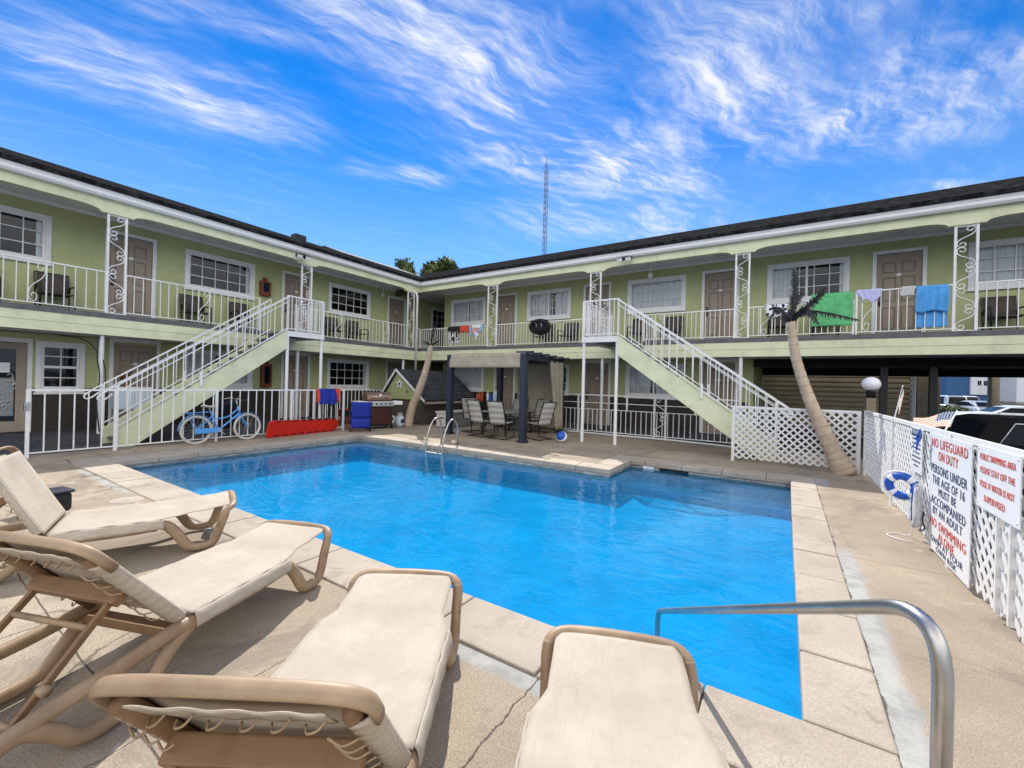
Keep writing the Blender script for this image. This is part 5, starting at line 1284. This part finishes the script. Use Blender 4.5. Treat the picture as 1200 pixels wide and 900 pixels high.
# lamp post and small flags behind the right lattice ----------------------------
t=thing('lamp_post','white globe lamp on a square pale post behind the lattice corner','lamp post',(1.58,12.3,PZ))
MB().box(-.085,.085,-.085,.085,0,1.72).build('post','pole',t,bevel=.01); MB().lathe([(.05,1.72),(.09,1.74),(.08,1.86),(.1,1.9)],(0,0,0),14).build('neck','black',t,True)
MB().ball((0,0,2.03),.175,12,.92).build('globe','lampwhite',t,True)
def flag(label,p,q,a,b,c_,d_):
    t=thing('small_flag',label,'flag',p,0); p=Vector(p); MB().cyl((0,0,0),Vector(q)-p,.008,n=6).build('stick','trim',t)
    a,b,c_,d_=[Vector(x)-p for x in (a,b,c_,d_)]
    MB().grid(lambda u,v:tuple(a.lerp(b,u).lerp(d_.lerp(c_,u),1-v)+Vector((0,.015*math.sin(u*9),.015*math.sin(u*7)))),16,8).build('cloth','flag',t,True,solid=.003,fixn=False)
flag('small striped flag with star canton on a stick drooping over the lattice',(1.34,6.15,1.1),(1.56,6.5,1.42),(1.55,6.48,1.41),(1.42,7.6,1.27),(1.40,7.55,1.12),(1.48,6.38,1.24))
flag('furled little flag on a stick standing behind the lattice near the lamp post',(1.36,8.55,1.1),(1.5,8.75,1.72),(1.5,8.75,1.7),(1.48,8.55,1.58),(1.42,8.5,1.25),(1.44,8.67,1.44))

# ------------------------------------------------------------------ carport and street beyond
sh=thing('roll_shutter_wall','tan corrugated roll shutter wall at the back of the carport','shutter',(1.5,22.2,PZ))
o=MB()
for k in range(15): o.prism([(-.05,.2*k+.06),(-.05,.2*k+.2),(.06,.2*k+.2),(.06,.2*k),(.05,.2*k),(.05,.2*k+.06)],lambda u,v,dd:(dd,u,v),-2.6,2.55)
o.build('slats','shutter',sh); MB().box(2.56,2.66,-.08,.12,0,2.9).build('guide_rail','steel',sh); MB().box(-2.7,2.7,-.15,.2,2.9,3.15).build('header','black',sh)
ob=MB().box(4.2,4.85,22.1,22.7,PZ,2.8).build('concrete_pillar','conc',None,bevel=.03); tag(ob,'rough tan concrete pillar right of the roll shutter','pillar')
ob=MB().box(-6,-1.05,22.0,22.3,PZ,5).build('boundary_wall','conc',None); tag(ob,'grey boundary wall behind the motel right wing','wall')
def far(px,fwd):
    lat=(px-600)/496.5*fwd; return (-math.sin(R(32.96))*fwd+math.cos(R(32.96))*lat,math.cos(R(32.96))*fwd+math.sin(R(32.96))*lat,PZ)
q_=far(1159.5,23); ob=MB().box(q_[0]-.07,q_[0]+.07,q_[1]-.07,q_[1]+.07,PZ,7).build('timber_post','black',None); tag(ob,'black timber post just left of the wooden utility pole','post')
t=thing('utility_pole','weathered wooden utility pole seen under the carport','utility pole',far(1166,24.5))
MB().lathe([(.2,0),(.19,3),(.17,9)],(0,0,0),14).build('pole','pole',t,True); MB().box(-.9,.9,-.06,.06,8.2,8.35).build('cross_arm','pole',t)
def car(label,loc,rz,paint,L=4.6,W=1.8,H=1.42,suv=False):
    """local +x forward; body as cross-section loft"""
    t=thing('parked_car',label,'car',loc,rz,'parked cars'); h=W/2
    low=[(-L/2,.35),(-L/2+.03,.75),(-L/2+.1,.9 if not suv else 1.0),(-L*.28,.95 if not suv else 1.02),(L*.20,.92 if not suv else 1.02),(L*.42,.78 if not suv else .95),(L/2-.04,.62),(L/2,.4),(L/2-.05,.22),(-L/2+.05,.22)]
    MB().prism(low,lambda u,v,dd:(u,dd,v),-h,h).build('body',paint,t,True,bevel=.09)
    if suv: top=[(-L/2+.12,.98),(-L/2+.35,H-.06),(-L/2+.6,H),(L*.02,H),(L*.12,H-.06),(L*.26,.98)]
    else: top=[(-L*.40,.93),(-L*.26,H-.07),(-L*.16,H),(L*.02,H),(L*.10,H-.05),(L*.27,.90)]
    i=.12
    mb=MB(); n=len(top)
    for sgn in (-1,1): mb.v+=[(u,sgn*(h-.06-(v-.9)*.32),v) for u,v in top]
    mb.f=[tuple(range(n)),tuple(range(2*n-1,n-1,-1))]+[(k,n+k,n+(k+1)%n,(k+1)%n) for k in range(n)]
    cb=mb.build('cabin',paint,t,False,bevel=.05)
    # side windows, windscreen, rear glass
    ga=top[0]; gz=.97 if suv else .96
    def side(sgn):
        y=lambda v:sgn*(h-.055-(v-.9)*.32+.004)
        x_r0,x_r1=top[1][0]+.02,top[2][0]+.02; x_f0,x_f1=top[-1][0]-.22,top[-2][0]-.05
        poly=[(top[0][0]+.32,gz+.04),(x_r1+.05,H-.1),(x_f1-.02,H-.1),(x_f0,gz+.04)]
        m=MB(); m.v=[(u,y(v),v) for u,v in poly]+[(u,y(v)-sgn*.01,v) for u,v in poly]; m.f=[(0,1,2,3),(7,6,5,4),(0,4,5,1),(1,5,6,2),(2,6,7,3),(3,7,4,0)]; g_=m.build('side_window','carglass',t)
        q=[Vector((u,y(v)+sgn*.004,v)) for u,v in poly]; MB().tube(q[:4],.012,6).build('window_trim','steel',g_,True)
    side(-1); side(1)
    for (pa,pb,nm) in ((top[-1],top[-2],'windscreen'),(top[0],top[1],'rear_window')):
        a=Vector((pa[0],0,pa[1])); b=Vector((pb[0],0,pb[1])); dn=Vector((b.z-a.z,0,-(b.x-a.x))).normalized(); 
        if (nm=='windscreen')!=(dn.x>0): dn=-dn
        a2=a.lerp(b,.12)+dn*.006; b2=a.lerp(b,.92)+dn*.006
        wa=h-.06-(a2.z-.9)*.32-.1; wb2=h-.06-(b2.z-.9)*.32-.08
        m=MB(); m.quad((a2.x,-wa,a2.z),(a2.x,wa,a2.z),(b2.x,wb2,b2.z),(b2.x,-wb2,b2.z)); m.build(nm,'carglass',t,solid=.006)
    for x in (-L*.31,L*.31):
        for sgn in (-1,1):
            w=MB().tube([(x,sgn*(h-.2),.33),(x,sgn*(h+.01),.33)],.33,20).build('wheel','rubber',t); MB().tube([(x,sgn*(h+.0),.33),(x,sgn*(h+.02),.33)],.2,14).build('rim','steel',w)
    for sgn in (-1,1):
        MB().box(L/2-.1,L/2-.02,sgn*h*.55-.16,sgn*h*.55+.16,.56,.68).build('headlight','lampwhite',t,bevel=.02); MB().box(-L/2-.004,-L/2+.06,sgn*h*.7-.14,sgn*h*.7+.14,.68,.82).build('tail_light','red',t,bevel=.02)
        MB().box(L*.2,L*.2+.12,sgn*(h+.02)-.09*(1 if sgn<0 else 0),sgn*(h+.02)+.09*(1 if sgn>0 else 0),.95,1.08).build('mirror',paint,t,bevel=.03)
    MB().box(-L/2-.006,-L/2+.02,-.26,.26,.5,.62).build('number_plate','paper',t)
    return t
car('black sedan parked close behind the signs on the right lattice fence',(3.75,4.9,PZ-.13),R(95),'carblack',4.7,1.82,1.36)
car('tall black car parked behind the sedan, its long dark roof beneath the carport',(5.0,11.7,PZ),R(5),'carblack',4.9,1.95,1.47,True)
car('white car parked beyond the utility pole at the right edge',far(1192,21),R(185),'carwhite',4.6,1.8,1.36,True)
car('silver car in the street left of the utility pole',far(1145,33),R(100),'carsilver',4.5,1.8,1.4)
car('dark grey car far back beside the black carport post',far(1101,36),R(110),'carsilver',4.4,1.8,1.75,True)
car('white van in the street left of the silver car',far(1119,52),R(120),'carwhite',4.8,1.9,1.7,True)
# apartment buildings across the street
def apartment(label,loc,rz,w,d,h,mat,bands,wins):
    t=thing('apartment_building',label,'building',loc,rz); MB().box(-w/2,w/2,0,d,.5,h).build('wall',mat,t); MB().box(-w/2-.02,w/2+.02,-.02,d,0,.498).build('plinth','conc',t); MB().box(-w/2-.3,w/2+.3,-.3,d+.3,h,h+.25).build('roof','trim',t)
    for x0_,x1_,z0_,z1_ in bands: MB().box(x0_,x1_,-.35,.0,z0_,z1_).build('bay','bldwhite',t)
    for x,z in wins:
        dy=-.38 if any(a<=x<=b and c<=z<=e for a,b,c,e in bands) else -.03
        f_=MB().box(x-.5,x+.5,dy-.02,dy+.03,z,z+1.3).build('window','trim',t); MB().box(x-.43,x-.03,dy-.03,dy-.021,z+.07,z+1.23).box(x+.03,x+.43,dy-.03,dy-.021,z+.07,z+1.23).build('pane','carglass',f_)
    return t
AZ=R(32.96)
apartment('blue sided apartment building with white bays across the street',far(1150,100),AZ,16.4,12,14,'bldblue',[(-2.8,1.6,1.9,14),(6.4,8.1,1.9,14)],[(-.9,4.0),(.55,4.0),(-.9,7.3),(.55,7.3),(7.2,4.0)])
apartment('white apartment building with small windows at left of the blue one',far(1102,108),AZ,6,12,14,'bldwhite',[],[(-2,3.2),(-2,6.6),(-.2,3.2),(-.2,6.6),(1.6,3.2),(1.6,6.6)])
apartment('pale apartment building at the right picture edge behind the white car',far(1225,96),AZ,13,10,9,'bldwhite',[],[(-4,3),(-1,3),(2,3),(-4,6),(-1,6)])
# vegetation
def leafcloud(mb,c,r,n,size,rnd,sq=1):
    for _ in range(n):
        d=Vector((rnd.gauss(0,1),rnd.gauss(0,1),rnd.gauss(0,1)))
        if d.length<1e-3: continue
        d.normalize(); p=Vector(c)+Vector((d.x,d.y,d.z*sq))*r*rnd.random()**.45
        a=Vector((rnd.gauss(0,1),rnd.gauss(0,1),rnd.gauss(0,1))).normalized(); b=a.cross(d).normalized() if a.cross(d).length>.05 else Vector((1,0,0)); s=size*rnd.uniform(.6,1.3)
        i=len(mb.v); mb.v+=[tuple(p-a*s),tuple(p+b*s*.45),tuple(p+a*s),tuple(p-b*s*.45)]; mb.f.append((i,i+1,i+2,i+3))
def tree(label,loc,h,r,seed,leafsize=.22,n=900,clumps=9):
    rnd=random.Random(seed); t=thing('tree',label,'tree',loc); th=h*.5
    MB().tube(smoothpath([(0,0,0),(.1,.05,th*.5),(0,.1,th),(.2,0,h*.8)],5),[.28-.012*k for k in range(16)],10).build('trunk','bark',t,True)
    lm=MB(); cr=MB()
    for k in range(clumps):
        a=2*PI*k/clumps+rnd.random(); rr=r*rnd.uniform(.3,.95); c=Vector((rr*math.cos(a),rr*math.sin(a),h*rnd.uniform(.68,1.0)))
        lm.tube(smoothpath([(0,0,th*rnd.uniform(.8,1.2)),(c.x*.5,c.y*.5,(th+c.z)*.55),tuple(c)],4),[.1-.01*j for j in range(9)],6); leafcloud(cr,c,r*rnd.uniform(.3,.5),n//clumps,leafsize,rnd,.8)
    lm.build('limb','bark',t,True); cr.build('crown','leaf',t,fixn=False)
tree('green tree rising behind the roof corner of the motel',(-25.9,26.0,PZ),11.7,1.9,3,.26,2600,16)
tree('second lower tree behind the roof corner of the motel',(-24.6,26.8,PZ),11.6,1.7,5,.24,2200,14)
def shrub(label,loc,r,seed):
    rnd=random.Random(seed); t=thing('shrub',label,'shrub',loc,0,'shrubs along the street'); st=MB()
    for k in range(6): a=k*1.05; st.tube([(0,0,0),(r*.5*math.cos(a),r*.5*math.sin(a),r*.8)],[.03,.012],5)
    st.build('stem','bark',t); m=MB()
    for k in range(5): leafcloud(m,(r*.5*math.cos(k*1.3),r*.5*math.sin(k*1.3),r*.7),r*.6,140,.12,rnd,.8)
    m.build('foliage','leaf2',t,fixn=False)
shrub('leafy street shrub just right of the black carport post',far(1111,29),.95,1); shrub('leafy street shrub between the dark grey car and silver car',far(1123,28.5),.85,2); shrub('small leafy shrub beneath the silver car',far(1136,27.5),.7,3)
# radio mast far behind
t=thing('radio_mast','tall thin lattice radio mast far behind the right wing','radio mast',(-22.2,40,PZ))
o=MB(); H_=26.3
for k in range(3): a=2*PI*k/3; o.bar((.27*math.cos(a),.27*math.sin(a),0),(.2*math.cos(a),.2*math.sin(a),H_-1.5),.05)
for k in range(40):
    z=H_*k/41
    for j in range(3):
        a=2*PI*(j+k%2)/3; b=a+2*PI/3; o.bar((.24*math.cos(a),.24*math.sin(a),z),(.24*math.cos(b),.24*math.sin(b),z+.6),.03)
o.build('mast','pole_steel',t); MB().cyl((0,0,H_-1.6),(0,0,H_+.3),.03,n=6).build('antenna_rod','pole_steel',t)
EXPOSURE=1.25
# ------------------------------------------------------------------ light, sky, camera
def world():
    w=bpy.data.worlds.new('World'); SC.world=w; w.use_nodes=True; N=w.node_tree.nodes; L=w.node_tree.links; t=NT(w.node_tree)
    bg=N['Background']
    sky=N.new('ShaderNodeTexSky'); sky.sky_type='NISHITA'; sky.sun_disc=False; sky.sun_elevation=SUN_EL; sky.sun_rotation=SUN_ROT
    sky.dust_density=0; sky.ozone_density=3.0; sky.air_density=.8; sky.altitude=200
    tc=N.new('ShaderNodeTexCoord'); d=tc.outputs['Generated']; sx=N.new('ShaderNodeSeparateXYZ'); L.new(d,sx.inputs[0])
    # deepen the blue of the clear sky
    hs=N.new('ShaderNodeHueSaturation'); hs.inputs['Saturation'].default_value=SKY_SAT; hs.inputs['Value'].default_value=1; L.new(sky.outputs[0],hs.inputs['Color'])
    gm=N.new('ShaderNodeMix'); gm.data_type='RGBA'; gm.blend_type='MULTIPLY'; gm.inputs[0].default_value=1; L.new(hs.outputs[0],gm.inputs[6]); gm.inputs[7].default_value=SKY_TINT
    # gnomonic cloud plane, turned so that u runs to the right of the courtyard view and v away from it
    z=t.math('MAXIMUM',sx.outputs[2],.06)
    cy,sn=math.cos(YAW),math.sin(YAW)
    U=t.math('DIVIDE',t.math('ADD',t.math('MULTIPLY',sx.outputs[0],cy),t.math('MULTIPLY',sx.outputs[1],sn)),z)
    Vv=t.math('DIVIDE',t.math('ADD',t.math('MULTIPLY',sx.outputs[0],-sn),t.math('MULTIPLY',sx.outputs[1],cy)),z)
    cb=N.new('ShaderNodeCombineXYZ'); L.new(U,cb.inputs[0]); L.new(Vv,cb.inputs[1]); uv=cb.outputs[0]
    # warp
    def vnoise(vec,scale,amp):
        n=N.new('ShaderNodeTexNoise'); n.inputs['Scale'].default_value=scale; n.inputs['Detail'].default_value=4; L.new(vec,n.inputs['Vector'])
        s=N.new('ShaderNodeVectorMath'); s.operation='SUBTRACT'; L.new(n.outputs['Color'],s.inputs[0]); s.inputs[1].default_value=(.5,.5,.5)
        m=N.new('ShaderNodeVectorMath'); m.operation='SCALE'; L.new(s.outputs[0],m.inputs[0]); m.inputs['Scale'].default_value=amp
        a=N.new('ShaderNodeVectorMath'); a.operation='ADD'; L.new(vec,a.inputs[0]); L.new(m.outputs[0],a.inputs[1]); return a.outputs[0]
    wv=vnoise(uv,1.2,.42); wv=vnoise(wv,4.5,.085)
    def streak(ang,sa,sb,detail=10,rough=.68):
        mp=N.new('ShaderNodeMapping'); mp.vector_type='TEXTURE'; mp.inputs['Rotation'].default_value=(0,0,ang); mp.inputs['Scale'].default_value=(1/sa,1/sb,1); L.new(wv,mp.inputs[0])
        n=N.new('ShaderNodeTexNoise'); n.inputs['Scale'].default_value=1; n.inputs['Detail'].default_value=detail; n.inputs['Roughness'].default_value=rough; L.new(mp.outputs[0],n.inputs['Vector']); return n.outputs[0]
    uvs=vnoise(vnoise(uv,2.2,.35),7.,.1)
    def blob(u0,v0,ang,ru,rv,amp):
        mp=N.new('ShaderNodeMapping'); mp.vector_type='TEXTURE'; mp.inputs['Location'].default_value=(u0,v0,0); mp.inputs['Rotation'].default_value=(0,0,R(ang)); mp.inputs['Scale'].default_value=(ru,rv,1); L.new(uvs,mp.inputs[0])
        ln=N.new('ShaderNodeVectorMath'); ln.operation='LENGTH'; L.new(mp.outputs[0],ln.inputs[0]); return t.ramp(ln.outputs['Value'],1.25,.0,0.,amp)
    cov=None
    for b in CLOUDS:
        k=blob(*b); cov=k if cov is None else t.math('MAXIMUM',cov,k)
    f=t.math('ADD',t.math('MULTIPLY',streak(R(50),1.1,7.),.5),t.math('MULTIPLY',streak(R(25),2.,11.),.5))
    pf_=t.noise(wv,2.6,5,.6)
    d1=t.math('MULTIPLY',t.ramp(f,.40,.66),t.ramp(pf_,.32,.62,.25,1.))
    k=t.math('MULTIPLY',cov,t.math('ADD',t.math('MULTIPLY',d1,1.45),.14),clamp=True)
    # thin cirrus haze everywhere; brighter sky overhead and behind view added as fill light
    k=t.math('MAXIMUM',k,t.math('MULTIPLY',t.ramp(f,.47,.72),.16))
    fill_veil=t.math('MAXIMUM',t.ramp(sx.outputs[2],.72,.95,0.,.3),t.math('MULTIPLY',t.math('LESS_THAN',Vv,.0),t.math('MULTIPLY',t.ramp(Vv,-.0,-.7,.4,1.),t.ramp(sx.outputs[2],.55,.9,1.,.3))))
    vk=t.math('MULTIPLY',fill_veil,t.ramp(t.noise(uv,.9,6,.6),.25,.6,.6,1.))
    k=t.math('MULTIPLY',k,t.ramp(sx.outputs[2],.02,.16))
    c=t.mixc(t.math('MULTIPLY',k,.92),gm.outputs[2],CLOUD_COL)
    c=t.mixc(t.math('MULTIPLY',vk,.95),c,FILL_VEIL_COL)
    # pale horizon
    hz=t.ramp(sx.outputs[2],-.02,.46,.95,0.,False); c=t.mixc(hz,c,HORIZON)
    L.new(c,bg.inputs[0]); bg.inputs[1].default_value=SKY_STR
F,YAW,ROLL,CAMH=496.5,R(32.96),R(1.45),1.6
sdir=Vector((3.7,-4.45,-6.1)).normalized()      # direction the sunlight travels
SUN_EL=math.asin(-sdir.z); SUN_ROT=math.atan2(-sdir.x,-sdir.y)
SKY_STR=.1; SKY_SAT=1.35; SKY_TINT=(.50,.74,.86,1)
CLOUD_COL=(4.2,4.25,4.4); FILL_VEIL_COL=(11.5,11.0,10.5); HORIZON=(2.0,2.95,3.9)
CLOUDS=[(-1.22,1.5,29,.62,.30,.95),(-.08,1.45,52,.95,.38,1.),(.42,1.93,14,.95,.46,1.),(-.6,2.08,10,.3,.13,.8),(.62,2.6,8,.95,.5,.8),(.95,1.45,18,.75,.42,1.),(1.55,1.45,60,.4,.3,.8),(-.95,1.14,20,.5,.13,.5),(2.2,2.1,10,.4,.12,.8),(.35,1.15,30,.5,.12,.5)]
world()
sl=bpy.data.lights.new('sun_light','SUN'); sl.energy=2.35; sl.angle=R(.53); sl.color=(1,.955,.88)
so=bpy.data.objects.new('sun_light',sl); COL.objects.link(so); so.rotation_euler=sdir.to_track_quat('-Z','Y').to_euler(); so.location=(-10,12,20)
cam=bpy.data.cameras.new('camera'); cam.sensor_width=36; cam.lens=36*F/1200; cam.clip_start=.05; cam.clip_end=3000; cam.shift_y=-1/1200
co=bpy.data.objects.new('camera',cam); COL.objects.link(co)
fw=Vector((-math.sin(YAW),math.cos(YAW),0)); rt=Vector((math.cos(YAW),math.sin(YAW),0)); up=Vector((0,0,1))
cx=rt*math.cos(ROLL)+up*math.sin(ROLL); cyv=-rt*math.sin(ROLL)+up*math.cos(ROLL)
m=Matrix((cx,cyv,-fw)).transposed().to_4x4(); m.translation=(0,0,CAMH); co.matrix_world=m
SC.camera=co
SC.render.engine='CYCLES'; SC.cycles.max_bounces=10; SC.cycles.diffuse_bounces=5; SC.cycles.transparent_max_bounces=24; SC.cycles.caustics_reflective=False
try: SC.cycles.use_denoising=True
except Exception: pass
vs=SC.view_settings; vs.view_transform='Standard'; vs.look='None'; vs.gamma=1; vs.use_curve_mapping=False; vs.exposure=EXPOSURE
